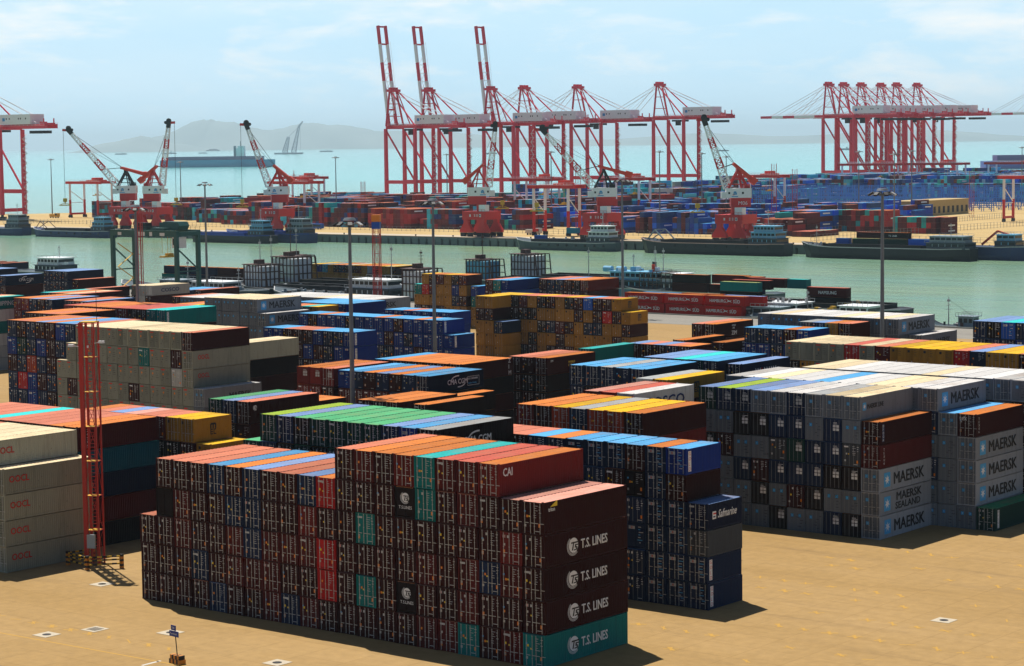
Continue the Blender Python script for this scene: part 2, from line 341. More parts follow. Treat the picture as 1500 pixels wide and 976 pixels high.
block('D3', 'rear cream column', -135.6, 97.5, 2.84, ['cc'], 'TT', fill='ckm', lev=5)
block('DL', 'dark mixed stack at left', -159.7, 85.6, 2.833, ['nmnmmbnm', 'bgnbmnnn', 'mnonmm??', 'nrbmnm??', 'nnbnmg??'], 'OsOpOSps', fill='nmkbg', lev=6)
block('DL2', 'orange-topped row behind the dark stack', -180.3, 98, 2.833, ['mmmm'], 'OOsO', fill='mn', lev=6)
block('TR', 'brick red and teal row at left', -171.3, 113.5, 2.83, ['RRRRmRRmmtt'], 'DOOOODDDDCC', fill='Rmt', lev=6)
block('OB', 'orange and blue roofed stack at left', -233.6, 140.3, 2.5, ['RRnmn'], 'OOpOp', fill='Rmn', lev=6)
block('OB2', 'small stack beside the orange and blue stack', -222.9, 140.3, 2.5, ['nmn'], 'sOp', fill='mn', lev=6)
block('SHP', 'teal stack at the left edge', -249.3, 133.8, 2.5, ['mct'], 'sTC', fill='Wt', lev=6)
block('SHP2', 'cream topped row at left', -242, 154, 2.5, ['tmmcm'], 'CsOTs', fill='tm', lev=6)
block('COS', 'pale grey stack with blue letters', -282.05, 210.4, 2.44, ['cWW'], 'TTT', fill='Wm', lev=5)
block('COS2', 'low orange roofed row at left', -252, 198, 2.4, ['nmom'], 'pOOO', fill='mn', lev=4)
block('BR1', 'brown column at far left', -320.8, 220.8, 2.4, ['m'], 's', fill='m', lev=5)
block('BR2', 'brown column before the pale grey stack', -289.6, 198, 2.4, ['m'], 's', fill='m', lev=5)
block('BR3', 'brown column right of the pale grey stack', -262.4, 208, 2.4, ['m'], 's', fill='m', lev=5)
block('BR4', 'brown and yellow pair behind the teal row', -222, 168, 2.5, ['ymy'], 'OsY', fill='my', lev=5)
block('NV', 'navy stack at far left', -338.3, 232, 2.6, ['NNNN'], 'pppp', fill='N', lev=5)
block('CMN', 'navy column at the left edge', -337, 210.7, 2.6, ['NN'], 'pp', fill='Nm', lev=5)
block('CMN2', 'dark stack at the left edge', -365, 225, 2.6, ['nNNN'], 'pppp', fill='nm', lev=5)
block('NV2', 'low blue row behind the pale grey stack', -292, 231, 2.4, ['bbN'], 'SSp', fill='bN', lev=4)
block('MKL', 'grey row in the left middle', -190.4, 154.7, 2.6, ['wwwwww'], 'TTTTTT', fill='w', lev=6)
block('MKM', 'low grey column at the grey row end', -187.9, 154.5, 2.6, ['w'], 'W', fill='w', lev=5)
block('MLW', 'white topped row at left', -232, 182, 2.55, ['mwwww'], 'sWWWW', fill='w', lev=5)
block('MKN', 'white-roofed row in the left middle', -196.3, 194, 2.57, ['wwwwwwwwwwwww'], 'WWWWWWTWWWWWW', fill='w', lev=5)
block('BLS', 'blue row before the white-roofed row', -191.9, 181.5, 2.59, ['nbbbbb'], 'SSSSSS', fill='bn', lev=5)
block('YLS', 'short yellow row before the blue row', -193.8, 175.2, 2.55, ['mtty'], 'sOCY', L20, fill='ym', lev=5)
block('BL1', 'blue and brown row', -144.3, 132.2, 2.591, ['bbmmmbnnb', 'mmbmbmnbb', 'mmnnmnbnb'], 'SSsssSSSS', L20, fill='nbm', lev=5)
block('BL2', 'long blue row', -144.9, 159.5, 2.591, ['bmbbbkbbbbmbbbb.', 'mbnbnmbbbmbnbbbb', 'bbnbbmbbnnbbmbbb'], 'SSOSSSSSOSSSOSSS', L20, fill='bn', lev=5)
block('BL3', 'back blue row in the middle', -158.8, 175.1, 2.591, ['bbbbbbb'], 'SSsSSSS', L20, fill='bn', lev=5)
block('MSB', 'mixed yellow stack', -148.4, 219.8, 2.591, ['.kykMykmykmBmmy.', '?mymkkyyyymymrmy', '?kykyyknMmynnyym', '?yykykyymyyyyymy'], 'YYYYssYssYsSssYY', L20, fill='ym', lev=5)
block('MSL2', 'yellow column left of the mixed yellow stack', -179.6, 213.6, 2.591, ['yy', 'mm', 'yy', 'yy'], 'YY', L20, fill='y', lev=5)
block('MSL3', 'low navy column by the mixed yellow stack', -176.6, 213.0, 2.591, ['N', 'y'], 'p', L20, fill='y', lev=3)
block('YB', 'yellow stack near the quay', -233.2, 269, 2.59, ['.ymMykM', 'trMyyby', 'yyyyynm'], 'CYOOYOO', L20, fill='ym', lev=5)
block('YB2', 'blue column by the quay stack', -229.0, 268.5, 2.6, ['b', 't'], 'S', L40, fill='ty', lev=4)
block('RK', 'maroon stack near the quay', -194, 266.4, 2.59, ['mnnmkM'], 'sspOOO', fill='mn', lev=5)
block('RK2', 'red stack behind the yellow quay stack', -211, 258, 2.59, ['Mtb'], 'sSS', fill='MB', lev=5)
# visibility and projected size decide which containers stand alone
CP = np.array((CAMU, CAMV, CAMZ))
BX = np.array(STK)
def occluded(P, own):
    d = CP-P; lo = (BX[:, :3]-P)/d; hi = (BX[:, 3:]-P)/d
    t0 = np.minimum(lo, hi).max(1); t1 = np.maximum(lo, hi).min(1)
    h = (t1 > np.maximum(t0, 1e-4)) & (t0 < 1)
    h[own] = False; return h.any()
def px(P):
    d = Vector(P)-Vector(CP); w = d.dot(F); return 512+2220*d.dot(cx)/w, 333-2220*d.dot(cy)/w
TOPS = {(round(s[0], 1), round(s[1])): s[5] for s in STK}
for c in CELLS:
    u0, u1, v0, v1, z0, z1 = c['u'], c['u']+2.4, c['v'], c['v']+c['L'], c['z'], c['z']+c['h']
    dist2 = (CP[0]-u0)**2+(CP[1]-v0)**2; s = 0
    def vis(pts): 
        k = 0
        for p in pts:
            x, y = px(p)
            if -5 < x < 1029 and -5 < y < 671 and not occluded(np.array(p), c['stk']): k += 1
        return k/len(pts)
    c['front'] = vis([(u0+a*2.4, v0-.03, z0+b_*c['h']) for a in (.1, .5, .9) for b_ in (.12, .5, .9)])
    s += c['front']*2.4*c['h']*.79
    nb = [q for q in STK if abs(q[0]-u1) < .2 and abs(q[1]-v0) < 2.5]
    c['side'] = 0
    if not nb or max(q[5] for q in nb) < z0+.3:
        c['side'] = vis([(u1+.05, v0+c['L']*a, z0+b_*c['h']) for a in (.05, .35, .65, .95) for b_ in (.12, .5, .9)])
        s += c['side']*c['L']*c['h']*.62
    if c['top']: s += vis([(u0+a*2.4, v0+c['L']*b_, z1+.02) for a in (.1, .9) for b_ in (.05, .35, .65, .95)])*c['L']*2.4*.16
    c['score'] = s*4.9e6/dist2*.6
CELLS.sort(key=lambda c: -c['score'])
FORCE = {('MKN', 12, 4), ('UNO', 2, 5), ('SHP', 2, 5)}
IND = [c for c in CELLS if (c['key'], c['col'], c['tier']) in FORCE]; IND += [c for c in CELLS if c not in IND and c['score'] > 6][:268]; IND.sort(key=lambda c: -c['score'])
print('containers', len(CELLS), 'visible', sum(c['score'] > 2 for c in CELLS), 'individual', len(IND), 'least', IND[-1]['score'])
ids = set(map(id, IND)); REST = [c for c in CELLS if id(c) not in ids]
BPM = MATS['container_paint']; RPM = MATS['roof_paint']
def corr(mb, x, y0, y1, z0, z1, sgn, n, dep=.045):
    st = (y1-y0)/n; ys = []
    for k in range(n):
        ys += [(y0+k*st, 0), (y0+(k+.35)*st, 0), (y0+(k+.5)*st, dep), (y0+(k+.85)*st, dep)]
    ys.append((y1, 0)); vs = []
    for y, d in ys: vs += [(x-sgn*d, y, z0), (x-sgn*d, y, z1)]
    fs = [(2*k, 2*k+1, 2*k+3, 2*k+2) if sgn < 0 else (2*k, 2*k+2, 2*k+3, 2*k+1) for k in range(len(ys)-1)]
    return mb.add(vs, fs)
BM = {}
def cmeshes(L, h):
    k = (L, round(h, 3))
    if k in BM: return BM[k]
    w = 2.385; p = .12; b_ = MB(); nw = 44 if L > 10 else 22; H_ = h; h = h-.05
    for x in (0, w-p):
        for y in (.02, L-p): b_.box(x, y, 0, x+p, y+p, h-.01)
    for y in (.02, L-p): b_.box(p, y, .02, w-p, y+p, .16); b_.box(p, y, h-.13, w-p, y+p, h-.012)
    for x in (0, w-.06): b_.box(x, p, .03, x+.06, L-p, .17); b_.box(x, p, h-.09, x+.06, L-p, h-.015)
    corr(b_, w-.012, p+.02, L-p, .17, h-.09, 1, nw); corr(b_, .012, p+.02, L-p, .17, h-.09, -1, nw)
    b_.box(p, L-.07, .16, w-p, L-.03, h-.13); b_.box(.1, .2, .06, w-.1, L-.1, .12)
    for x in (-.004, w-.174):
        for y in (.012, L-.18):
            for z_ in (-.0, H_-.122): b_.box(x, y, z_, x+.178, y+.17, z_+.118)
    body = b_.mesh('body', [BPM])
    r = MB(); ys = []; nr = 24 if L > 10 else 12; st = (L-.36)/nr
    for i in range(nr):
        a = .18+i*st; ys += [(a, 0), (a+.5*st, 0), (a+.6*st, .022), (a+.9*st, .022)]
    ys.append((L-.18, 0)); vs = []
    for y, d in ys: vs += [(.06, y, h-.03+d), (w-.06, y, h-.03+d)]
    r.add(vs, [(2*i, 2*i+1, 2*i+3, 2*i+2) for i in range(len(ys)-1)]); r.box(.06, .02, h-.05, w-.06, .18, h-.009); r.box(.06, L-.18, h-.05, w-.06, L-.02, h-.009)
    roof = r.mesh('roof', [RPM])
    dw = (w-2*p)/2-.012
    rod = MB().tube((0, .035, .06), (0, .035, h-.04), .026, 6)
    for z_ in (.10, .7, 1.5, h-.16): rod.box(-.05, .02, z_, .05, .049, z_+.07)
    rod.box(-.02, .012, .98, .42, .03, 1.03)
    rodm = rod.mesh('lock_rod', [GAL])
    BM[k] = (body, roof, rodm, dw); return BM[k]
STW = paint('sticker_white', (.52, .52, .52), .6, 0, .3)
SM = [STW, ORANGE, YELLOWL, LBLUE, REDL, BLACK, GAL]
def stick(seed, h, kind):
    rr = random.Random(seed); S = []
    def st(x, z_, w, hh, m): S.append((x, z_, w, hh, m))
    if kind == 'maersk':
        for x in ((.55, 1.55) if seed % 3 else (.62,)): st(x-.02, h*.60, .34, .36, 3); st(x+.10, h*.60+.11, .1, .14, 0)
        for i in range(5): st(1.35+rr.uniform(-.2, .5), h*(.2+.13*i), rr.uniform(.2, .5), .05, 5)
    elif kind == 'white':
        for x in (1.25, 1.68):
            for z_ in (.48, .62): st(x, h*z_, .34, .30, 0)
        for i in range(4): st(1.3, h*(.82-.05*i), rr.uniform(.3, .8), .05, 0)
    elif kind == 'oocl':
        st(.25, h*.84, .75, .17, 4); st(.55, h*.58, .26, .26, 1); st(.35, h*.28, .12, .12, 5); st(.62, h*.42, .12, .12, 5)
        for i in range(5): st(1.35, h*(.80-.10*i), rr.uniform(.2, .7), .04, 5)
    elif kind == 'blue':
        st(.35, h*.74, .72, .30, 0); st(.62, h*.76, .2, .2, 4); st(.40, h*.76, .16, .2, 3)
        for i in range(7): st(1.32+rr.uniform(0, .3), h*(.82-.10*i), rr.uniform(.15, .6), .07, 3 if i % 2 else 0)
    elif kind == 'msc':
        st(.32, h*.74, .34, .34, 5)
        for i in range(4): st(1.3, h*(.84-.09*i), rr.uniform(.2, .6), .05, 5)
        st(.9, h*.25, .14, .14, 0)
    else:
        for i in range(6): st(1.34+rr.uniform(-.02, .05), h*(.86-.07*i), rr.uniform(.15, .5), .04, 0)
        for i in range(3): st(1.92, h*(.84-.09*i), rr.uniform(.08, .24), .06, 0)
        st(rr.choice([.30, 1.86, 1.86]), h*rr.uniform(.16, .34), .20, .32, 1)
        st(.34+rr.uniform(0, .2), h*rr.uniform(.5, .62), .18, .2, rr.choice([1, 1, 2, 6]))
        if rr.random() < .5: st(.78, h*.52, .13, .14, 2)
        q = rr.random()
        if q < .35: st(.28, h*.80, .26, .24, 0); st(.38, h*.80, .10, .24, 4)
        elif q < .6: st(.26, h*.82, .55, .17, 0)
        elif q < .75: st(.30, h*.66, .16, .16, 3)
        if rr.random() < .5: st(.75, h*.8, .18, .22, 0)
        st(.30, h*.22, .2, .22, 6)
        st(1.5, h*.10, .5, .05, 0)
    return S
DM = {}
def doors(ch, key, h, i, plain):
    """left and right door leaf, painted marks included in the leaf's mesh"""
    kind = 'none' if plain else 'maersk' if ch == 'w' and key != 'COS' else 'oocl' if ch == 'c' else 'blue' if ch in 'bB' or (ch == 'n' and key in ('SAF', 'BL1', 'BL2', 'BL3')) else 'msc' if ch == 'y' else 'white' if key == 'HL' or (ch in 'nkg' and key == 'MK') else 'misc'
    i = i % (11 if kind == 'misc' else 5); k = (kind, i, round(h, 3))
    if k in DM: return DM[k]
    S = stick(i*7+3, h, kind) if not plain else []; out = []; dw = 1.068
    for side in (0, 1):
        d = MB(); ox = .12+side*(dw+.024); d.box(0, .075, .165, dw, .11, h-.135); hh = h-.30
        for r in range(5): z_ = .2+hh*r/5; d.box(.05, .05, z_+.03, dw-.05, .0745, z_+hh/5-.03)
        for x, z_, w, h2, m in S:
            if (x+w/2 > 1.2) == bool(side):
                x0 = max(x-ox, .02); x1 = min(x-ox+w, dw-.02); d.box(x0, .030, z_, x1, .0495, z_+h2, m+1)
        out.append(d.mesh('door', [BPM]+SM))
    DM[k] = out; return out
PLAIN = {('FG', 14, 4), ('FG', 14, 1), ('FG', 1, 3), ('YEL', 1, 5)}
CONT = {}
TIER = ['bottom tier', 'second tier', 'third tier', 'fourth tier', 'fifth tier', 'sixth tier']
def colname(i, n):
    if n == 1: return ''
    if i == 0: return 'leftmost column'
    if i == n-1: return 'rightmost column'
    return ORD[i]+' column from left' if i <= (n-1)//2+1 else ORD[n-1-i]+' column from right'
def container(c, rank):
    label = CNAME[c['ch']]+' container, '+', '.join(x for x in (TIER[c['tier']], colname(c['col'], c['n'])) if x)+' of the '+c['desc']
    o = thing('shipping_container', (c['u']+c['du'], c['v'], c['z']), label, 'container', 'shipping containers stacked in the yard')
    body, roof, rodm, dw = cmeshes(c['L'], c['h'])
    plain = (c['key'], c['col'], c['tier']) in PLAIN
    dm = doors(c['ch'], c['key'], c['h'], c['col']*5+c['tier']*3, plain)
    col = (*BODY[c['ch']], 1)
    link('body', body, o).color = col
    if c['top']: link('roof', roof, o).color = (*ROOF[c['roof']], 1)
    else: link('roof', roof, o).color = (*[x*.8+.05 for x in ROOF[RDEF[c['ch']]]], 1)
    if c['front'] > 0:
        for s in (0, 1):
            d = link('door', dm[s], o, Matrix.Translation((.12+s*(dw+.024), 0, 0))); d.color = (.105, .122, .148, 1) if c['ch'] == 'w' else (.185, .192, .155, 1) if c['ch'] == 'c' else col  # dirty grey doors, darkened further with shade put into the colour
            if c['front'] > .3 and rank < 215 and not plain:
                for x in (.24, dw-.20) if not s else (.20, dw-.24): link('lock_rod', rodm, d, Matrix.Translation((x, 0, 0)))
    CONT[(c['key'], c['col'], c['tier'])] = o
    return o
for i, c in enumerate(IND): container(c, i)
SC_ = [(.7, .7, .7), (.8, .25, .02), (.85, .6, .03), (.06, .36, .72), (.62, .03, .02), (.012, .012, .015), (.5, .5, .5)]
def kindof(ch, key): return 'maersk' if ch == 'w' else 'oocl' if ch == 'c' else 'blue' if ch in 'bB' else 'msc' if ch == 'y' else 'white' if ch in 'nkg' and key == 'MK' else 'misc'
def stackmesh(name, cells):
    """every remaining container of the yard or the far terminal as one mesh, paint held in a face colour attribute"""
    V = []; Fc = []; Cc = []
    for (u, v, z, w, L, h, bc, rc, sc) in cells:
        o = len(V); e = .07
        V += [(u, v, z), (u+w, v, z), (u+w, v+L, z), (u, v+L, z), (u, v, z+h-e), (u+w, v, z+h-e), (u+w, v+L, z+h-e), (u, v+L, z+h-e)]
        for f, c in (((0, 3, 2, 1), bc), ((4, 5, 6, 7), rc), ((0, 1, 5, 4), bc), ((1, 2, 6, 5), bc), ((2, 3, 7, 6), bc), ((3, 0, 4, 7), bc)):
            Fc.append(tuple(i+o for i in f)); Cc.append(c)
        if isinstance(sc, list):
            for x, z_, w_, h_, m_ in sc:
                o = len(V); V += [(u+x, v-.05, z+z_), (u+x+w_, v-.05, z+z_), (u+x+w_, v-.05, z+z_+h_), (u+x, v-.05, z+z_+h_)]; Fc.append((o, o+1, o+2, o+3)); Cc.append(SC_[m_])
            sc = 2
        if sc and L > 4:     # ribs and door bars
            for k in range(4):
                o = len(V); x = u+.35+k*.55
                V += [(x, v-.03, z+.1), (x+.05, v-.03, z+.1), (x+.05, v-.03, z+h-.12), (x, v-.03, z+h-.12)]; Fc.append((o, o+1, o+2, o+3)); Cc.append((.22, .22, .22))
            if sc != 2:
                o = len(V); x = u+w+.02; y0 = v+L*.25
                V += [(x, y0, z+h*.38), (x, y0+L*.55, z+h*.38), (x, y0+L*.55, z+h*.62), (x, y0, z+h*.62)]; Fc.append((o, o+1, o+2, o+3)); Cc.append(sc)
    me = bpy.data.meshes.new(name); me.from_pydata(V, [], Fc); me.materials.append(MATS['stack_paint'])
    ca = me.color_attributes.new('col', 'FLOAT_COLOR', 'CORNER'); arr = []
    for f, c in zip(Fc, Cc): arr += [c[0], c[1], c[2], 1]*len(f)
    ca.data.foreach_set('color', arr); me.update(); return link(name, me)
rr = random.Random(3)
def vary(c, a=.2): k = rr.uniform(1-a, 1+a); return tuple(x*k for x in c)
yard_rest = stackmesh('container_stacks', [(c['u']+.02, c['v'], c['z'], 2.35, c['L'], c['h'], vary(BODY[c['ch']] if c['ch'] not in 'wc' else (.12, .138, .165) if c['ch'] == 'w' else (.2, .205, .165)), vary(ROOF[c['roof']], .12), (stick(c['col']*5+c['tier']*3, c['h'], kindof(c['ch'], c['key'])) if c['front'] > .1 else 2)) for c in REST])  # grey boxes take the shade-darkened door tone on every wall
tag(yard_rest, 'the remaining stacked containers of the yard, mixed colours, mostly hidden or far', 'containers', kind='stuff')

# ---------------------------------------------------------------- lettering on the containers
X1 = 2.390
def star7(mb, x, y, r, m): 
    pts = []
    for k in range(14): a = math.pi/2+k*math.pi/7; q = r if k % 2 == 0 else r*.40; pts.append((x+q*math.cos(a), y+q*math.sin(a)))
    for k in range(14): mb.prism([(x, y), pts[k], pts[(k+1) % 14]], .006, .012, m, 'z')
LOGO = {}
def logo(kind):
    if kind in LOGO: return LOGO[kind]
    b_ = MB()
    if kind == 'star':
        b_.box(-.72, -.82, 0, .72, .82, .006); star7(b_, 0, 0, .58, 1); me = b_.mesh('star_logo', [LBLUE, WHITE])
    elif kind == 'globe':
        disc(b_, .08, .05, .70, 0, .004, 26, 0)
        for k in range(3): arc(b_, 0, 0, .92-.09*k, .035, R(120), R(315), m=0, ry=.9-.08*k)
        b_.box(-.30, .22, .004, .86, .36, .010, 1); b_.prism([(-.02, .22), (.16, .22), (.0, -.42), (-.2, -.42)], .004, .010, 1, 'z')
        b_.prism([(.28, .12), (.86, .12), (.86, .0), (.46, .0), (.50, -.10), (.66, -.12), (.62, -.42), (.10, -.46), (.12, -.34), (.44, -.32), (.46, -.22), (.26, -.2)], .004, .010, 1, 'z')
        me = b_.mesh('globe_logo', [WHITE, paint('logo_maroon', BODY['k'], .6)])
    elif kind == 'msc':
        for x in (-.45, 0, .45): b_.box(x-.11, .05, 0, x+.11, .62, .006)
        b_.box(-.45, .5, .0, .45, .72, .007)
        for s_ in (-1, 1):
            x = s_*.3; b_.box(x-.24, -.1, 0, x+.24, .02, .006); b_.box(x-.24, -.62, 0, x+.24, -.5, .006); b_.box(x-.24, -.5, 0, x-.12, -.1, .006)
        b_.box(-.54, -.36, 0, -.06, -.25, .007); me = b_.mesh('square_logo', [BLACK])
    elif kind == 'sweep':
        arc(b_, -.1, .15, 1.5, .16, R(80), R(165), ry=.72); arc(b_, .1, -.15, 1.5, .16, R(-100), R(-15), ry=.72); me = b_.mesh('sweep_logo', [WHITE])
    elif kind == 'bird':
        b_.prism([(-.9, .75), (-.1, .25), (.15, .1), (.9, .22), (.45, -.02), (.95, -.35), (.1, -.12), (-.95, -.6), (-.2, -.02), (-.35, .3)], 0, .006, 0, 'z'); me = b_.mesh('bird_logo', [WHITE])
    LOGO[kind] = me; return me
PANEL = {}
def panel(o, x, y, z0, text, matp, matt, w=.5, hh=2.0):
    k = (text, matp.name if matp else '')
    if k not in PANEL:
        PANEL[k] = MB().box(-w/2, -hh/2, 0, w/2, hh/2, .006).mesh('name_panel', [matp or BLACK])
    if matp:
        p = link('name_panel', PANEL[k], o, MSIDE(x, y, z0))
    s_ = hh/len(text)
    t = textmesh('\n'.join(text), s_*1.05, matt); link('lettering', t, o, MSIDE(x+.008, y-.18, z0+hh/2-s_*.85, 1.0, .95))
def side(key, col, tier, *parts):
    o = CONT.get((key, col, tier))
    if not o: print('no container', key, col, tier); return None
    for p in parts:
        if p[0] == 'logo': link(logo(p[1]).name, logo(p[1]), o, MSIDE(X1, p[2], p[3], p[4], p[4] if len(p) < 6 else p[5]))
        else:
            _, text, size, mat, y, z_ = p[:6]; sx_ = p[6] if len(p) > 6 else 1
            link('lettering', textmesh(text, size, mat, off=.018), o, MSIDE(X1+.004, y, z_, sx_, 1))
    return o
TSL = (('logo', 'globe', 4.1, 1.42, .95), ('t', 'T.S. LINES', 1.15, WHITE, 5.25, 1.05, .80))
for t in (3, 2, 1, 0): side('FG', 20, t, *TSL)
side('FG', 18, 5, ('t', 'CAI', 1.0, WHITE, .55, 1.75, .85))
o = side('FG', 20, 4, ('t', 'triton', .5, WHITE, .75, 2.0, .8))
wedge = MB().prism([(0, 0), (1.0, 0), (1.0, .5)], 0, .006, 0, 'z').mesh('wedge_logo', [YELLOWL]); link('wedge_logo', wedge, o, MSIDE(X1, 1.0, 2.38))
for t in (4, 1):
    o = CONT[('FG', 14, t)]; link('globe_logo', logo('globe'), o, MFRONT(1.2, .04, 1.85, .62, .62)); link('lettering', textmesh('T.S.LINES', .40, WHITE), o, MFRONT(.42, .04, .85))
CMAT = (('t', 'CMA CGM', 1.0, WHITE, 4.2, .95, .95), ('logo', 'sweep', 6.6, 1.3, 1.0))
side('GRN', 10, 5, *CMAT)
o = side('CMA', 6, 4, *CMAT, ('t', 'ECO CONTAINER', .34, WHITE, 8.7, 1.35, .8), ('t', 'bamboo flooring', .34, LBLUE, 8.75, .75, .8))
fr = MB()
for a, b_, c_, d_ in ((8.6, 1.75, 11.2, 1.80), (8.6, .5, 11.2, .55), (8.6, .5, 8.64, 1.8), (11.16, .5, 11.2, 1.8)): fr.box(a, b_, 0, c_, d_, .006)
link('frame_mark', fr.mesh('frame_mark', [WHITE]), o, MSIDE(X1, 0, 0))
o = CONT[('SAF', 12, 3)]; link('lettering', textmesh('Safmarine', 1.1, WHITE, shear=.4, off=.012), o, MSIDE(X1+.004, 1.75, 1.05, .76))
o = CONT[('SAF', 12, 3)]
fl = MB().box(0, 0, 0, .62, .75, .006).box(.12, .45, .006, .62, .60, .012, 1).box(.12, .15, .006, .50, .30, .012, 2)
link('flag_logo', fl.mesh('flag_logo', [WHITE, REDL, NAVYL]), o, MSIDE(X1, .85, 1.0))
for k in ((12, 1), (12, 0), (11, 5)): 
    o = CONT.get(('SAF',)+k)
    if o: panel(o, X1, .62, 1.3, 'GOLD', WHITE, REDL)
MK_ = lambda y=0: (('logo', 'star', 1.75+y, 1.3, 1.0), ('t', 'MAERSK', 1.85, BLACK, 3.2+y, .65, 1.06))
side('MK', 9, 2, *MK_()); side('MK', 9, 0, *MK_())
side('MK', 9, 1, ('logo', 'star', 1.75, 1.25, 1.0), ('t', 'MAERSK', 1.3, BLACK, 3.8, 1.4, 1.25), ('t', 'SEALAND', 1.1, BLACK, 3.6, .4, 1.25))
side('MK', 8, 5, ('logo', 'star', .9, 1.5, .55), ('t', 'MAERSK LINE', .75, BLACK, 1.5, 1.2, .85))
panel(CONT[('MK', 9, 4)], X1, .75, 1.35, 'DFOOA', NAVYL, WHITE, .42, 2.0); panel(CONT[('MK', 9, 3)], X1, 1.0, 1.35, 'TEXU4', None, WHITE, .42, 2.0)
side('MKB2', 11, 5, *MK_())
for t in (3, 2, 1): side('MKB2', 13, t, *MK_())
o = CONT.get(('MKB2', 13, 4))
if o: link('lettering', textmesh('tex', .8, WHITE), o, MFRONT(.25, .0, 1.9, .9)); panel(o, X1, .75, 1.35, 'TEXU6', None, WHITE, .4, 1.9)
o = CONT.get(('MKB2', 14, 0))
if o: panel(o, X1, .8, 1.35, 'DFSU2', WHITE, BLACK, .42, 2.1)
for t in (3, 2, 1, 0): side('A', 7, t, ('t', 'OOCL', 1.0, REDL, .75, 1.25, .95))
side('A', 6, 4, ('t', 'OOCL', 1.0, REDL, .75, 1.25, .95))
for t in (4, 3): side('D', 12, t, ('t', 'OOCL', 1.0, REDL, 1.1, 1.45, .85))
side('D2', 0, 2, ('t', 'MAERSK', 1.3, BLACK, 5.2, .9, 1.0))
panel(CONT[('B', 10, 4)], X1, 1.6, 1.4, 'ZCSU5', None, WHITE, .5, 2.2)
side('MKL', 5, 5, *MK_()); side('MKM', 0, 4, *MK_())
side('MKN', 12, 4, ('t', 'MAERSK', 1.5, BLACK, .7, .75, 1.25)); side('MKB', 10, 5, *MK_()); side('MKC', 0, 4, ('t', 'MAERSK', 1.3, BLACK, 5, .85, 1.0))
side('COS', 2, 4, ('t', 'COSCO', 1.25, NAVYL, 2.9, .8, 1.35)); side('UNO', 2, 5, ('t', 'COSCO', 1.7, NAVYL, 2.2, .75, 1.35))
for k in (('WH', 4, 5), ('WH3', 0, 5)):
    side(*k, ('t', 'W', 1.35, WHITE, 3.4, .75, .9), ('t', 'A', 1.35, REDL, 4.6, .75, .9), ('t', 'N HAI', 1.35, WHITE, 5.5, .75, .85))
for k in (('ZIM2', 1, 4), ('ZIM3', 0, 4)): side(*k, ('t', 'ZIM', 1.0, WHITE, 5.2, .45, 1.0), ('t', 'WORLD', .42, WHITE, 5.3, 1.95, .8), ('t', 'LINE', .42, WHITE, 5.5, 1.5, .8))
side('ZIM', 2, 4, ('t', 'ZIM', .4, WHITE, .9, 1.9), ('t', 'WORLD\nLINE', .45, YELLOWL, 5.3, 1.4))
side('BIGO', 6, 4, ('t', 'Z\nI\nM', .9, WHITE, 11.0, 1.9))
for k in (('MSC', 7, 4), ('MSB', 14, 4), ('MSB', 15, 3), ('MSL2', 1, 4), ('MSL2', 1, 1), ('YLW', 1, 5)):
    o = CONT.get(k)
    if o: link('square_logo', logo('msc'), o, MSIDE(X1, 3.1 if k[0] != 'YLW' else 6, 1.3, 1.05 if k[0] != 'MSC' else .85))
side('TR', 10, 5, ('t', '', .1, WHITE, 0, 0)) if 0 else None
o = CONT.get(('TR', 10, 5))
if o: panel(o, X1, .6, 1.4, 'CCLU', WHITE, NAVYL, .45, 2.1)
o = CONT.get(('SHP', 2, 5))
if o: link('lettering', textmesh('CHINA SHIPPING', 1.3, WHITE), o, MSIDE(X1, .6, .7, .9))
o = CONT.get(('CMN', 1, 4))
if o:
    for p in CMAT: link('x', p and (logo('sweep') if p[0] == 'logo' else textmesh('CMA CGM', 1.0, WHITE)), o, MSIDE(X1, p[2] if p[0] == 'logo' else p[4], p[3] if p[0] == 'logo' else p[5])).name = 'sweep_logo' if p[0] == 'logo' else 'lettering'
for k in (('BL1', 8, 4), ('BL1', 8, 3), ('BL2', 14, 4), ('BL2', 15, 3), ('BL3', 6, 4), ('BG', 4, 5)):
    o = CONT.get(k)
    if o: panel(o, X1, .62, 1.3, 'GOLD', WHITE, NAVYL)
for t in (5,): side('GR3', 3, 4, ('logo', 'globe', .9, 2.0, .4))

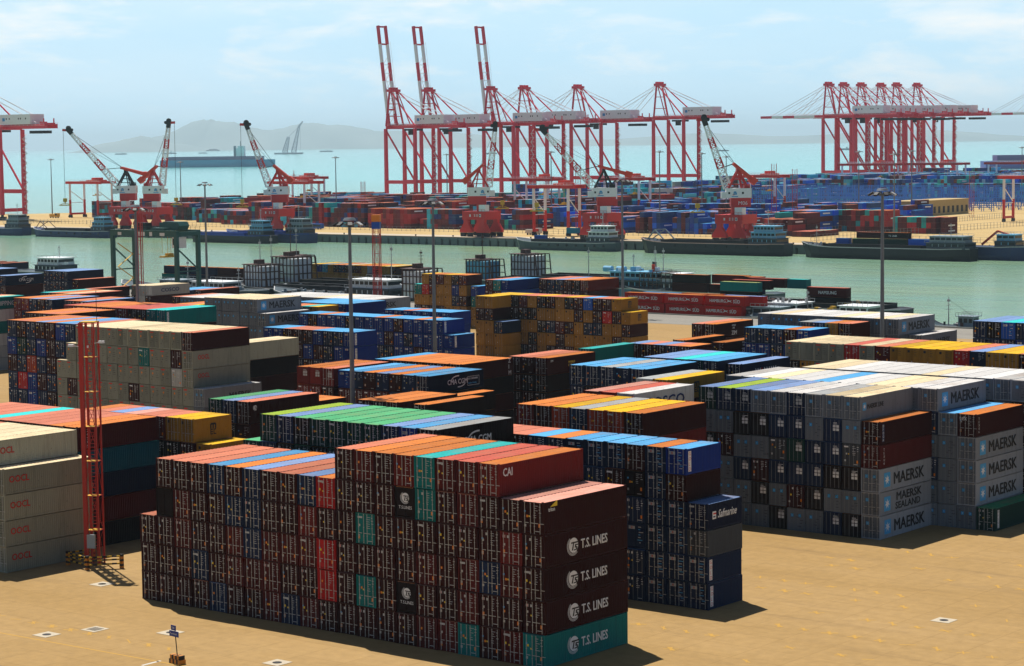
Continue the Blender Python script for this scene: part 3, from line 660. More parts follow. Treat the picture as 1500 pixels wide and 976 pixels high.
# ---------------------------------------------------------------- quay cranes
def sts(u, v, zg, up, label, bare=False, rz=0):
    """ship-to-shore gantry: waterside legs at x=0, landside at x=31, boom towards -x"""
    t = thing('quay_crane', (u, v, 0), label, 'crane', 'gantry cranes along the sea berth', rz)
    G = 31; H = zg
    for x in (0, G):
        for y in (-9, 9):
            l = MB(); l.bar((x, y, 3.2), (x, y, H), 2.5, 2.2, w2=2.0, h2=1.9); lg = l.build('leg', CRED, t)
            bg_ = MB()
            for k in (-2.2, -.8, .8, 2.2): bg_.tube((x-.5, y+k, .6), (x+.5, y+k, .6), .6, 10)
            bg_.box(x-.6, y-3, .9, x+.6, y+3, 2.0); bg_.box(x-.5, y-.8, 2.0, x+.5, y+.8, 3.2); bg_.build('bogie', DARK, lg)
    for x in (0, G):
        MB().box(x-.8, -9, 5, x+.8, 9, 7.2).build('sill_beam', CRED, t); MB().box(x-.9, -8.2, H-.2, x+.9, 8.2, H+2.0).build('cross_beam', CRED, t)
    for y in (-9, 9):
        MB().box(.8, y-.75, 16.5, G-.8, y+.75, 19).build('portal_beam', CRED, t); MB().bar((1, y, H-2), (G-1, y, 19), .95).build('brace', CRED, t)
    g = MB()
    for y in (-4, 4): g.box(-3, y-.7, H+.3, 71, y+.7, H+3.0)
    for x in range(4, 71, 9): g.box(x-.3, -3.4, H+.8, x+.3, 3.4, H+1.6)
    gd = g.build('girder', CRED, t)
    r = MB()
    for y in (-5.4, 5.4):
        for z in (.9, 1.5): r.bar((-2, y, H+2.3+z), (70, y, H+2.3+z), .09)
        for x in range(-2, 71, 4): r.bar((x, y, H+2.3), (x, y, H+3.9), .09)
        r.box(-2, y-.5, H+2.2, 70, y+.5, H+2.3)
    r.build('walkway', CWHITE, gd)
    h = MB().box(27, -5.5, H+3.2, 57, 5.5, H+9.4); hs = h.build('machinery_house', CWHITE, t)
    for x in (33, 36, 45, 47, 52): MB().box(x, -5.56, H+6.2, x+.9, -5.5, H+7.2).build('window', DARK, hs)
    MB().box(29.5, -5.56, H+5.2, 32, -5.5, H+7.2).build('emblem', LBLUE, hs)
    e = MB(); e.box(62, -2.2, H+2.6, 64, 2.2, H+4.6); e.box(67.5, -4.4, H+2.6, 69, 4.4, H+3.8); e.bar((63, 0, H+3.6), (68, 0, H+3.2), .5)
    for y in (-4, 4): e.bar((68.2, y, H+3.6), (68.2, y, H+6.6), .6)
    e.build('end_winch', CRED, t)
    tr = MB(); tr.box(16, -5.5, H-1.6, 24, 5.5, H-.2); tr.box(18, -3.5, H-4.6, 21.5, -1, H-1.62); tr.build('trolley', DARK, t); MB().box(54, -4, H-2.8, 66, 4, H-1.0).build('service_platform', DARK, t)
    ap = (-1.5, H+27.5)
    a = MB()
    for y in (-1, 1):
        a.bar((0, y*8.5, H+2), (ap[0], y*3.2, ap[1]), 1.1); a.bar((G*.32, y*6, H+3), (ap[0]+1, y*3.2, ap[1]), .6)
        a.bar((G-.5, y*8.5, H+2), (ap[0]+1, y*3.4, ap[1]), .75)
    a.box(ap[0]-1.6, -4.8, ap[1]-.8, ap[0]+3.0, 4.8, ap[1]+1.0)
    for y in (-3, 0, 3): a.box(ap[0]-1, y-.6, ap[1]+1, ap[0]+1.6, y+.6, ap[1]+2.4)
    for z in (9, 18): a.box(-1.2, -7.5+z*.15, H+z-.25, .6, 7.5-z*.15, H+z+.25)
    a.build('a_frame', CRED, t)
    st = MB()
    for y in (-3.4, 3.4): st.bar((ap[0], y, ap[1]), (61, y*1.2, H+4), .34); st.bar((ap[0]+.4, y, ap[1]-.3), (48, y*1.2, H+9.6), .22)
    st.build('backstay', CWHITE, t)
    ld = MB()
    for k in range(16):
        z = 5+k*(H-8)/16; y0 = 10.6
        ld.box(G+1.0, 7.6, z, G+2.6, y0, z+.22); ld.bar((G+1.8, 7.8 if k % 2 else 10.4, z), (G+1.8, 10.4 if k % 2 else 7.8, z+(H-8)/16), .45, .2)
        ld.bar((G+2.6, 9, z), (G+2.6, 9, z+1.1), .1)
    ld.build('stairs', CWHITE, t)
    b = MB(); L = 75 if up else 66; seg = [(0, .14, 0), (.14, .30, 1), (.30, .46, 1), (.46, .64, 0), (.64, .82, 1), (.82, 1.0, 0)]
    for y in (-3.6, 3.6):
        for a0, a1, m in seg: b.box(-L*a1, y-.75, 0, -L*a0, y+.75, 2.1, m)
    for x in (.02, .18, .82, .99): b.box(-L*x-.5, -2.9, .3, -L*x+.5, 2.9, 1.6)
    for k in range(8):
        x = 3+k*6.2; b.bar((-x, -2.9, 1), (-x-6.2, 2.9, 1), .3, m=1); b.box(-x-.15, -2.9, .6, -x+.15, 2.9, 1.2, 1)
    for x in range(2, 64, 4): b.bar((-x, 4.9, 2), (-x, 4.9, 3.3), .12, m=1)
    b.bar((-2, 4.9, 3.2), (-63, 4.9, 3.2), .12, m=1)
    bo = b.build('boom', [CRED, CWHITE], t, Matrix.Translation((-3.2, 0, H+.4)) @ Matrix.Rotation(R(82), 4, 'Y') if up else Matrix.Translation((-3.2, 0, H+.4)))
    f = MB()
    if up:
        c_, s_ = math.cos(R(82)), math.sin(R(82))
        P = lambda d: (-3.2-d*c_-2*0, 0, H+.4+d*s_)
        for y in (-3, 3):
            p = P(30); f.bar((ap[0]-1, y, ap[1]), (p[0], y, p[2]), .25); p = P(52); f.bar((ap[0]-1, y, ap[1]+1), (p[0], y, p[2]), .16)
            f.bar((-3, y, H+14), (P(8)[0]+2, y, H+24), .3)
    else:
        for y in (-3.2, 3.2):
            for d in (27, 55): f.bar((ap[0], y, ap[1]), (-3.2-d, y, H+2.6), .30)
            f.bar((ap[0], y*.6, ap[1]+1), (-3.2-40, y, H+2.6), .14)
    f.build('forestay', CWHITE, t)
    return t
SRZ = R(-6)
for args in [(-1052, 761, 57.2, False, 'red and white gantry crane cut by the left edge of the view'),
             (-963, 1063, 56.1, True, 'gantry crane with raised boom, leftmost of the three raised booms'),
             (-956, 1094, 56.4, True, 'gantry crane with raised boom, middle of the three raised booms'),
             (-941, 1148, 57.6, True, 'gantry crane with raised boom, rightmost and tallest of the three raised booms'),
             (-933, 1178, 58.5, False, 'gantry crane with lowered boom right beside the rightmost raised boom'),
             (-916, 1223, 59.2, False, 'gantry crane with lowered boom, middle of the centre group lowered booms'),
             (-891, 1297, 61.5, False, 'gantry crane with lowered boom, rightmost of the centre crane group'),
             (-835, 1461, 62.3, False, 'leftmost of the tight far right row of gantry cranes'),
             (-833, 1482, 62.3, False, 'second from left of the tight far right row of gantry cranes'),
             (-829, 1504, 62.3, False, 'third from left of the tight far right row of gantry cranes'),
             (-826, 1532, 62.3, False, 'third from right of the tight far right row of gantry cranes'),
             (-823, 1554, 62.8, False, 'second from right of the tight far right row of gantry cranes'),
             (-819, 1583, 62.8, False, 'rightmost of the tight far right row of gantry cranes'),
             (-755, 1705, 64.3, False, 'gantry crane whose lowered boom pokes in at the right edge')]:
    sts(*args[:4], args[4], rz=SRZ if args[0] > -1000 else 0)

# ---------------------------------------------------------------- luffing portal cranes on the river quay
def luffer(u, v, label, side, h, up, flat=False, sign=None, grab=False):
    t = thing('luffing_crane', (u, v, 0), label, 'crane', 'luffing portal cranes on the river quay')
    for sx in (-1, 1):
        for sy in (-1, 1):
            l = MB(); x = sx*5.2; y = sy*5.0
            l.prism([(x-3.9, 2.0), (x+3.9, 2.0), (x+3.8, 3.0), (x+1.3, 6.6), (x+1.3, 8.2), (x-1.3, 8.2), (x-1.3, 6.6), (x-3.8, 3.0)], y-.9, y+.9); lg = l.build('leg', MRED, t)
            w = MB()
            for k in (-3.2, -2.1, -1.0, 1.0, 2.1, 3.2): w.tube((x+k, y-.5, .55), (x+k, y+.5, .55), .55, 10)
            w.box(x-3.7, y-.6, .9, x-.5, y+.6, 1.9); w.box(x+.5, y-.6, .9, x+3.7, y+.6, 1.9); w.build('bogie', DARK, lg)
    p = MB().box(-7.2, -6, 8.2, 7.2, 6, 12.2); pt = p.build('portal', MRED, t)
    k = MB(); k.box(3.4, -6.06, 9.6, 4.6, -6, 11.0); k.box(3.7, -6.1, 9.9, 4.3, -6.06, 10.7, 1)
    for x in (.2, 1.7): 
        for z in (9.8, 10.25, 10.7): k.box(x, -6.06, z, x+.9, -6, z+.14)
        k.box(x+.38, -6.06, 9.7, x+.52, -6, 10.95)
    k.box(-2.6, -6.06, 9.7, -1.8, -6, 10.8)
    k.build('marking', [WHITE, DARK], pt)
    rl = MB()
    for x in range(-7, 8, 2): rl.bar((x, -6, 12.2), (x, -6, 13.3), .1); rl.bar((x, 6, 12.2), (x, 6, 13.3), .1)
    for y in (-6, 6): rl.bar((-7, y, 13.3), (7, y, 13.3), .1)
    rl.build('railing', MRED, pt)
    MB().tube((0, 0, 12.2), (0, 0, 15.6), 2.3, 16).build('column', MRED, t)
    cb = MB().box(2.8, -5.4, 12.25, 6.8, -2.4, 15.4).build('electric_room', CWHITE, t)
    a = TH+(0 if side > 0 else math.pi)
    M = Matrix.Rotation(a, 4, 'Z')
    MB().box(-6.3, -3.4, 15.6, 2.4, 3.4, 19.6).build('lower_house', MRED, t, M)
    hs = MB().box(-6.6, -3.6, 19.6, 4.4, 3.6, 23.8).build('machinery_house', CWHITE, t, M)
    w = MB(); fy = -3.6 if side > 0 else 3.6; d_ = -.05 if side > 0 else .05
    def fb(x0, z0, x1, z1, m): w.box(min(x0, x1), min(fy, fy+d_), z0, max(x0, x1), max(fy, fy+d_), z1, m)
    fb(-.1, 21.0, 1.5, 22.0, 0); fb(.2, 22.0, 1.2, 22.5, 0); fb(.4, 21.3, 1.6, 21.7, 1); fb(1.0, 20.8, 1.8, 21.1, 3); fb(-3.2, 21.3, -2.3, 22.2, 2); fb(2.9, 21.3, 3.7, 22.2, 2); fb(-.6, 20.0, 2.2, 20.4, 0)
    w.box(-6.66, -1.5, 20.2, -6.6, -.5, 22.6, 2); w.build('emblem', [LBLUE, WHITE, DARK, REDL], hs, None)
    if sign: link('lettering', textmesh(sign, 2.4, WHITE), t, M @ (Matrix(((-1, 0, 0, -.6), (0, 0, 1, 3.45), (0, 1, 0, 16.5), (0, 0, 0, 1))) if side < 0 else MFRONT(-5.5, -3.45, 16.5)))
    MB().box(4.4, -1.6, 19.4, 6.6, 1.6, 22.2).build('cab', CWHITE, t, M)
    A = MB()
    for y in (-2.6, 2.6):
        A.bar((-5.2, y, 23.8), (-1, y, 32), .8); A.bar((3.5, y, 23.8), (-1, y, 32), .8); A.bar((-2.5, y, 23.8), (-1, y, 32), .5)
        A.bar((-6, y, 25.5), (3, y, 25.5), .3)
    A.box(-1.6, -3, 31.4, -.2, 3, 32.8); A.box(-6, -3, 23.8, -3.4, 3, 25.2); A.box(-3.4, -3, 27.5, .8, 3, 27.9)
    A.build('a_frame', DARK if flat else MRED, t, M)
    L = math.hypot(h, up); e = math.atan2(up, h); foot = Vector((3.6, 0, 24.0)); d = Vector((math.cos(e), 0, math.sin(e))); tip = foot+d*L
    j = MB(); j.lattice(foot, tip, 3.4, 1.6, 13, .30, (1, 1, 1, 0, 0, 1, 1, 0, 0, 1, 1, 1)); j.build('jib', [MRED, CWHITE], t, M)
    hd = MB(); q = tip+d*1.2
    hd.bar(tip-d*1.5, tip+d*2.6, 2.6, 2.2); hd.bar(q, q+Vector((3.4, 0, .2)), 1.6, 1.3, 1, w2=1.0)
    for y in (-.9, 0, .9): hd.tube(q+Vector((0, y-.2, 1.2)), q+Vector((0, y+.2, 1.2)), 1.3, 12); hd.tube(q+Vector((-1.6, y-.2, .2)), q+Vector((-1.6, y+.2, .2)), .9, 10)
    hd.build('jib_head', [DARK, MRED], t, M)
    piv = Vector((-.6, 0, 33.2)); back = Vector((-13.5, 0, 29.5)) if flat else Vector((-8.4, 0, 26.4)); dd = (back-piv).normalized()
    for y in (-2.5, 2.5):
        c = MB(); fr = piv-dd*2.4+Vector((0, y, 0)); bk = back+Vector((0, y, 0))
        c.bar(fr, bk, 1.7, 1.2, w2=1.9, h2=1.9); cw = c.build('balance_lever', BRED, t, M)
        MB().bar(bk-dd*2.6, bk+dd*.4, 2.5, 2.9).build('counterweight', BRED, cw)
    r = MB(); m0 = foot+d*L*.30
    for y in (-1.6, 1.6): r.bar(piv-dd*2.2+Vector((0, y, 0)), m0+Vector((0, y*.6, 0)), .3); r.bar(Vector((-1, y*.5, 32.6)), tip+Vector((0, y*.3, 0)), .10); r.bar(Vector((-1, y*.3, 32.8)), foot+d*L*.72, .10)
    hk = q.x+3.0; zb = 14 if not grab else 16
    for y in (-.4, .4): r.bar((hk, y, q.z), (hk, y, zb+3), .09)
    r.build('rope', DARK, t, M)
    g = MB(); g.box(hk-1.0, -.8, zb+1.2, hk+1.0, .8, zb+3.2); g.bar((hk, 0, zb+1.2), (hk, 0, zb), .5); g.bar((hk-3.2, 0, zb-.6), (hk+3.2, 0, zb-.6), .8, .6); g.bar((hk, 0, zb+.8), (hk-2.8, 0, zb-.4), .25); g.bar((hk, 0, zb+.8), (hk+2.8, 0, zb-.4), .25)
    g.build('spreader', YEL, t, M)
    return t
luffer(-827.4, 684, 'leftmost luffing crane, lattice jib lowered far out to the left', -1, 26, 30, True)
luffer(-802.3, 684, 'luffing crane with its jib leaning right, behind the green yard gantry', 1, 4.5, 33)
luffer(-709.2, 684, 'luffing crane with jib leaning left above the twin blue barges', -1, 11, 31)
luffer(-570.2, 684, 'luffing crane with steep jib leaning right before the raised booms', 1, 3.5, 28)
luffer(-497.5, 684, 'luffing crane with long lowered jib behind the small grey barge', -1, 23, 26, True)
luffer(-423.8, 684, 'luffing crane with red house marked M06 above the long black barge', -1, 10, 29, sign='M06')

# ---------------------------------------------------------------- yard gantries
def gantry(u, v, span, hgt, dep, label, legm, topm, lowm=None, name='yard_gantry', rz=0, cant=0, split=.5, cab=True):
    t = thing(name, (u, v, 0), label, 'gantry', None, rz)
    for x in (0, span):
        for y in (0, dep):
            zs = hgt*split
            l = MB(); l.box(x-.6, y-.5, 1.7, x+.6, y+.5, zs if lowm else hgt-1.2); lg = l.build('leg', lowm or legm, t)
            if lowm: MB().box(x-.55, y-.45, zs, x+.55, y+.45, hgt-1.2).build('leg_top', legm, lg)
            w = MB()
            for k in (-1, 1): w.tube((x-.4, y+k*.9, .75), (x+.4, y+k*.9, .75), .75, 12)
            w.box(x-.45, y-1.3, 1.2, x+.45, y+1.3, 1.9); w.build('wheel_bogie', DARK, lg)
        MB().box(x-.45, .5, 1.9, x+.45, dep-.5, 3.1).build('sill_beam', lowm or legm, t)
        k = MB(); k.bar((x, .5, hgt*.42), (x, dep-.5, hgt*.42), .35); k.bar((x, .6, hgt*.75), (x, dep-.6, hgt*.46), .35); k.build('brace', legm, t)
    for y in (0, dep):
        g = MB().box(-.6-cant, y-.6, hgt-1.2, span+.6+cant, y+.6, hgt+.5); gd = g.build('girder', topm, t)
        r = MB(); yy = y-.9 if y == 0 else y+.9
        r.box(-cant, min(y, yy)-.3, hgt+.5, span+cant, max(y, yy)+.3, hgt+.58)
        for z in (.6, 1.15): r.bar((-cant, yy, hgt+.5+z), (span+cant, yy, hgt+.5+z), .07)
        n_ = int(span/2)
        for k in range(n_+1): r.bar((k*span/n_, yy, hgt+.55), (k*span/n_, yy, hgt+1.65), .07)
        r.build('walkway', topm if not lowm else CWHITE, gd)
    e = MB()
    for x in (-.2, span+.2): e.box(x-.5, .6, hgt-1.0, x+.5, dep-.6, hgt+.2)
    e.build('end_tie', topm, t)
    tx = span*.72
    tr = MB(); tr.box(tx-3, -.2, hgt+.6, tx+3, dep+.2, hgt+1.3); tr.box(tx-2.2, dep*.3, hgt+1.3, tx+1.6, dep*.85, hgt+2.8); tro = tr.build('trolley', topm if not lowm else BRED, t)
    sp = MB(); zz = hgt*.62
    for x in (-1.2, 1.2):
        for y in (dep*.3, dep*.7): sp.bar((tx+x, y, hgt+.5), (tx+x, y, zz+1), .08)
    sp.box(tx-1.1, dep*.5-3, zz, tx+1.1, dep*.5+3, zz+.45); sp.box(tx-.8, dep*.5-1, zz+.45, tx+.8, dep*.5+1, zz+1.2); sp.build('spreader', YEL, t)
    return t
rg = gantry(-398.2, 300, 28, 19.9, 8.6, 'dark green rubber-tyred gantry spanning the quay edge stacks', RGREEN, RGREEN, name='tyred_gantry')
c = MB().box(23.2, 2.6, 15.2, 26.2, 5.6, 18.4); cb = c.build('cab', CWHITE, rg); MB().box(23.6, 2.54, 16.1, 25.8, 2.6, 18.0).build('window', GLASS, cb)
s_ = MB()
for k in range(4): s_.bar((.9, 1+(6 if k % 2 else 0), 2+k*3.6), (.9, 7-(6 if k % 2 else 0), 5.6+k*3.6), .5, .12)
s_.build('stairs', YEL, rg)
d_ = MB().box(3, -.64, 18.9, 4.6, -.605, 19.8).box(12, -.64, 18.8, 15, -.605, 20).box(17, -.64, 18.8, 18.2, -.605, 20).box(21.5, -.64, 18.9, 23.6, -.605, 19.8); d_.build('marking', WHITE, rg)
MB().box(9, .8, 20.6, 14, 3.2, 22.6).build('power_house', DARK, rg)
gn = MB().prism([(0, 0), (7, 0), (7.8, 1.2), (7, 2.4), (0.6, 2.4)], 0, 4, 0, 'y'); gn.build('diesel_room', RGREEN, rg, Matrix.Translation((19.5, 2, 20.6)))
for (u, v, sp, hg, dp, lab) in [(-1012, 800, 27, 23, 12, 'red and white rail gantry at far left by the leftmost luffing crane'),
                                (-800, 772, 26, 24, 12, 'red and white rail gantry right of the twin-barge luffing crane'),
                                (-925, 905, 29, 24, 12, 'red and white rail gantry in front of the leftmost raised boom'),
                                (-552, 702, 21, 24, 9, 'near red and white rail gantry between two luffing cranes'),
                                (-640, 880, 24, 24, 11, 'red and white rail gantry left of the tall lamp posts'),
                                (-690, 860, 24, 24, 11, 'red and white rail gantry behind the lowered jib'),
                                (-600, 960, 24, 24, 11, 'red and white rail gantry behind the M06 crane'),
                                (-735, 1310, 40, 26, 13, 'wide red rail gantry before the far right crane row'),
                                (-690, 1330, 40, 26, 13, 'second wide red rail gantry before the far right crane row'),
                                (-640, 1360, 40, 26, 13, 'third wide red rail gantry under the far right crane row'),
                                (-575, 1420, 38, 26, 13, 'red rail gantry at the far right before the moored ship'),
                                (-418, 935, 26, 24, 11, 'red and white rail gantry at the right edge of the view')]:
    tag(gantry(u, v, sp, hg, dp, lab, CWHITE, MRED, MRED, 'rail_gantry', cant=3), None, None, 'red and white gantries of the far terminal')

# ---------------------------------------------------------------- masts and lamp posts
MASTR = paint('mast_red', (.55, .025, .015), .5, 0, .3)
def mast(u, v, h, w, label, head=None, rz=.5, seg=3.4):
    t = thing('lattice_mast', (u, v, 0), label, 'mast', None, rz)
    P = [(-w/2, -w/2), (w/2, -w/2), (w/2, w/2), (-w/2, w/2)]
    b = MB()
    for x, y in P: b.bar((x, y, 0), (x, y, h), .16 if (x, y) != P[0] or head != 'near' else .42)
    n_ = int(h/seg)
    for k in range(n_):
        z0, z1 = k*h/n_, (k+1)*h/n_
        for i in range(4):
            a, c = P[i], P[(i+1) % 4]; b.bar((*a, z0), (*c, z0), .06); b.bar((*(a if k % 2 else c), z0), (*(c if k % 2 else a), z1), .04)
    b.build('lattice', MASTR, t)
    ld = MB(); ld.box(-.30, -.1, 0, -.24, 0, h); ld.box(.24, -.1, 0, .30, 0, h)
    for k in range(int(h/.4)): ld.box(-.24, -.08, k*.4, .24, -.03, k*.4+.05)
    ld.build('ladder', MASTR, t)
    if head == 'near':
        pf = MB()
        for k in range(1, 7): z = k*h/7; pf.box(-w/2+.1, -w/2+.1, z, w/2-.1, w/2-.3, z+.06); 
        pf.build('platform', YEL, t)
        MB().box(-w/2-.1, -w/2-.1, h, w/2+.1, w/2+.1, h+.12).build('top_platform', YEL, t)
        MB().bar((w/2-.1, w/2-.1, h), (w/2-.1, w/2-.1, h+3.4), .05).build('lightning_rod', DARK, t)
        for sx, z in ((-1, h-2.6), (1, h-2.2), (.1, h-2.7)):
            MB().bar((sx*w/2, -w/2, z), (sx*(w/2+.9), -w/2-.3, z+.15), .06).box(min(sx*(w/2+.7), sx*(w/2+1.3)), -w/2-.5, z+.05, max(sx*(w/2+.7), sx*(w/2+1.3)), -w/2-.15, z+.3).build('camera', CWHITE, t)
        MB().box(-.55, -w/2-.35, 1.9, .35, -w/2-.05, 3.4).build('control_box', paint('box_grey', (.42, .48, .52), .5), t)
    elif head == 'boxes':
        MB().box(-.9, -.9, h-.0, .9, .9, h+1.5).build('sign_box', ORANGE, t); MB().box(-.88, -.88, h-1.6, .88, .88, h-.1).build('lower_box', paint('box_blue', BODY['B'], .5), t)
    return t
mast(-69.4, 9.6, 26.4, 1.45, 'red lattice mast with cameras standing beside the cream stack', 'near')
mast(-314.7, 236, 28.4, 1.3, 'orange red lattice mast behind the pale grey stack, seen through the green gantry')
mast(-213.7, 215, 28.2, 1.5, 'orange red lattice mast topped by orange and blue boxes', 'boxes')
mast(-482, 809, 33, 2.4, 'red lattice mast right of the M06 crane')
mast(-484, 832, 30, 2.4, 'shorter red lattice mast close behind the mast near M06')
mast(-540, 722, 34, 2.4, 'red lattice mast rising beside the near rail gantry')
mast(-469, 998, 26, 2.6, 'orange lattice mast by the yellow building')
mast(-745, 790, 24, 2.2, 'orange lattice mast left of the twin-barge luffing crane')
br = thing('guard_barrier', (-68.6, 8.6, 0), 'black and yellow striped steel guard barrier round the mast foot', 'barrier')
STR = []
def stripes(mb, p, q, w, n=6):
    p = Vector(p); q = Vector(q)
    for k in range(n): mb.bar(p+(q-p)*k/n, p+(q-p)*(k+1)/n, w, m=k % 2)
RUSTO = paint('barrier_orange', (.62, .22, .02), .6, 0, .3)
for k, (a, b) in enumerate((((-2.8, -1.2), (1.2, -1.9)), ((1.2, -1.9), (3.4, 1.0)), ((-2.8, -1.2), (-2.4, 2.0)))):
    m_ = MB()
    for z in (.55, 1.0, 1.35): stripes(m_, (*a, z), (*b, z), .16, 7)
    m_.build('rail', [YEL, DARK], br)
for x, y in ((-2.8, -1.2), (1.2, -1.9), (3.4, 1.0), (-2.4, 2.0)):
    m_ = MB(); stripes(m_, (x, y, 0), (x, y, 1.55), .34, 6); m_.build('post', [RUSTO, DARK], br)
POLE = paint('pole_grey', (.20, .22, .25), .5, .3, .3)
def lamp(u, v, h, label, big=True, ring=8, r0=.42):
    t = thing('lamp_post', (u, v, 0), label, 'lamp post')
    MB().tube((0, 0, 0), (0, 0, h-.6), r0, 12, r2=r0*.5).tube((0, 0, 0), (0, 0, .25), r0*1.8, 12).build('pole', POLE, t)
    hd = MB().tube((0, 0, h-.9), (0, 0, h-.5), .5, 12).tube((0, 0, h-.1), (0, 0, h+.25), .95, 14, r2=.7)
    for k in range(ring): a = 2*math.pi*k/ring; hd.bar((.3*math.cos(a), .3*math.sin(a), h-.7), (1.8*math.cos(a), 1.8*math.sin(a), h-.45), .12)
    hd.build('lamp_ring', POLE, t)
    for k in range(ring if big else 0):
        a = 2*math.pi*k/ring; c, s = math.cos(a), math.sin(a)
        MB().bar((1.5*c, 1.5*s, h-.38), (2.25*c, 2.25*s, h-.78), .62, .26).build('floodlight', DARK if k % 4 else GAL, t)  # every fourth head is paler, a white glint painted as colour
    if not big: MB().tube((0, 0, h-.6), (0, 0, h-.2), 2.6, 12, r2=2.0).build('floodlight', DARK, t)
    return t
for u, v, h, lab in [(-92.6, 76, 34.9, 'tall dark lamp post behind the green-roofed stack'), (-139.5, 148, 35.3, 'tall grey lamp post rising before the long blue row'),
                     (-221.4, 318, 35.5, 'tall grey lamp post by the maroon quay stack'), (-52.4, 152, 37.3, 'tall grey lamp post in front of the far grey row'),
                     (-192.3, 126, 34.4, 'grey lamp post in front of the green gantry'), (-357.6, 300, 34.6, 'grey lamp post right of the green gantry with wide lamp ring')]:
    lamp(u, v, h, lab)
for u, v, h, lab in [(-1035, 804, 38, 'far lamp post alone on the spit at far left'), (-905, 798, 36, 'far lamp post behind the hanging yellow hook'), (-782, 807, 38, 'far lamp post left of the rail gantry, against the sea'),
                     (-852, 990, 38, 'far lamp post behind the luffing crane above the twin barges'), (-640, 830, 40, 'far lamp post between the lowered jib and centre cranes'), (-527, 773, 40, 'far lamp post in the middle of the blue stacks'),
                     (-590, 905, 38, 'left one of the paired far lamp posts'), (-580, 915, 36, 'right one of the paired far lamp posts'), (-520, 960, 38, 'far lamp post right of the M06 crane'),
                     (-500, 985, 38, 'far lamp post above the far shipping stacks'), (-395, 775, 38, 'far lamp post right of the stacked dark red containers'), (-560, 1250, 38, 'far lamp post under the far right crane row'), (-480, 1180, 38, 'far lamp post right of the far right crane row')]:
    lamp(u, v, h, lab, False)

# ---------------------------------------------------------------- far terminal stacks
FAR = []
def uedge(v):
    P = [(672, -1400), (790, -1200), (838, -1112), (1060, -975), (1296, -900), (1474, -845), (2150, -640), (2350, -560)]
    for (a, b), (c, d) in zip(P, P[1:]):
        if v <= c: return b+(d-b)*(v-a)/(c-a)
    return -560
FPAL = dict(left='mmmMMRtlNNrm', mid='bBBnmMNbbm', right='mmmMMmRRmt', back='lNbmBnMlNbtmWNnMl', red='rRRrMR')
fb = dict(BODY); fb['m'] = (.085, .016, .02); fb['M'] = (.14, .02, .022); fb['b'] = (.015, .06, .38); fb['B'] = (.02, .13, .75); fb['l'] = (.06, .48, .70); fb['t'] = (.02, .32, .36); fb['N'] = (.02, .045, .18); fb['n'] = (.025, .07, .26); fb['R'] = (.34, .03, .035)  # far paints brightened, distance haze put into the colours
def frow(v, u0, u1, hmin, hmax, pal, L=L40, seed=0, logo=.35, fill=.93):
    rd = random.Random(seed*1000+int(v)); u = u0; lev = rd.randint(hmin, hmax)
    while u < u1:
        if rd.random() < .22: lev = rd.randint(hmin, hmax)
        if rd.random() < fill:
            ch0 = rd.choice(FPAL[pal])
            for t in range(max(1, lev-(rd.random() < .15))):
                ch = ch0 if rd.random() < .45 else rd.choice(FPAL[pal])
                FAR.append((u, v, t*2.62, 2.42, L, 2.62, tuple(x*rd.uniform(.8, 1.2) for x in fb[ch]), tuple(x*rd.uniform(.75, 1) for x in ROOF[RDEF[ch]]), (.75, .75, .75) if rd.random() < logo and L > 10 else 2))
        u += 2.52
# front lane of the river side, block by block
for u0, u1, v, a, b, pal in [(-1005, -958, 812, 3, 4, 'left'), (-905, -860, 795, 3, 4, 'left'), (-862, -822, 770, 2, 4, 'left'), (-822, -742, 752, 3, 5, 'left'), (-736, -700, 748, 4, 5, 'left'), (-697, -668, 742, 4, 4, 'red'),
                            (-664, -640, 746, 2, 4, 'left'), (-636, -600, 752, 3, 4, 'left'), (-540, -528, 742, 3, 3, 'mid'), (-520, -505, 742, 4, 4, 'mid'), (-500, -470, 745, 2, 4, 'mid'), (-468, -450, 748, 2, 3, 'right'),
                            (-448, -432, 742, 3, 4, 'right'), (-428, -418, 738, 1, 1, 'right'), (-462, -440, 782, 3, 4, 'mid'), (-440, -412, 800, 3, 4, 'right'), (-404, -378, 790, 3, 4, 'right')]:
    frow(v, u0, u1, a, b, pal, seed=1)
    if v < 790: frow(v+13.2, u0, u1, a, b, pal, seed=2)
for k, v in enumerate((795, 822, 835.2, 862, 875.2, 905, 918.2, 950, 963.2)):
    frow(v, max(uedge(v)+85, -960), -650, 2, 5, 'left', seed=3, fill=.85); frow(v, -645, -480, 2, 4, 'mid', seed=4, fill=.75)
for k in range(15):
    v = 1000+k*29
    if k < 3: frow(v, uedge(v)+90, -700, 2, 4, 'back', seed=5, fill=.8)
    elif k > 8: frow(v, uedge(v)+95, -330-k*8, 5, 7, 'back', seed=6, fill=.85, logo=.2); frow(v+13.2, uedge(v)+95, -330-k*8, 5, 7, 'back', seed=7, fill=.85, logo=.2)
    else: frow(v, uedge(v)+90, -700, 4, 6, 'back', seed=8, fill=.8)
for v in (1450, 1480, 1520, 1560, 1600): frow(v, uedge(v)+110, -420, 6, 8, 'back', seed=12, fill=.9, logo=.15)
for v in (1280, 1310, 1340, 1370): frow(v, -700, -380, 4, 6, 'back', seed=9, fill=.75, logo=.15)
tag(stackmesh('far_container_stacks', FAR), 'containers of the far terminal stacked in long lanes, maroon, blue and teal', 'containers', kind='stuff')
RACKB = paint('rack_blue', (.05, .24, .85), .5, 0, .2)
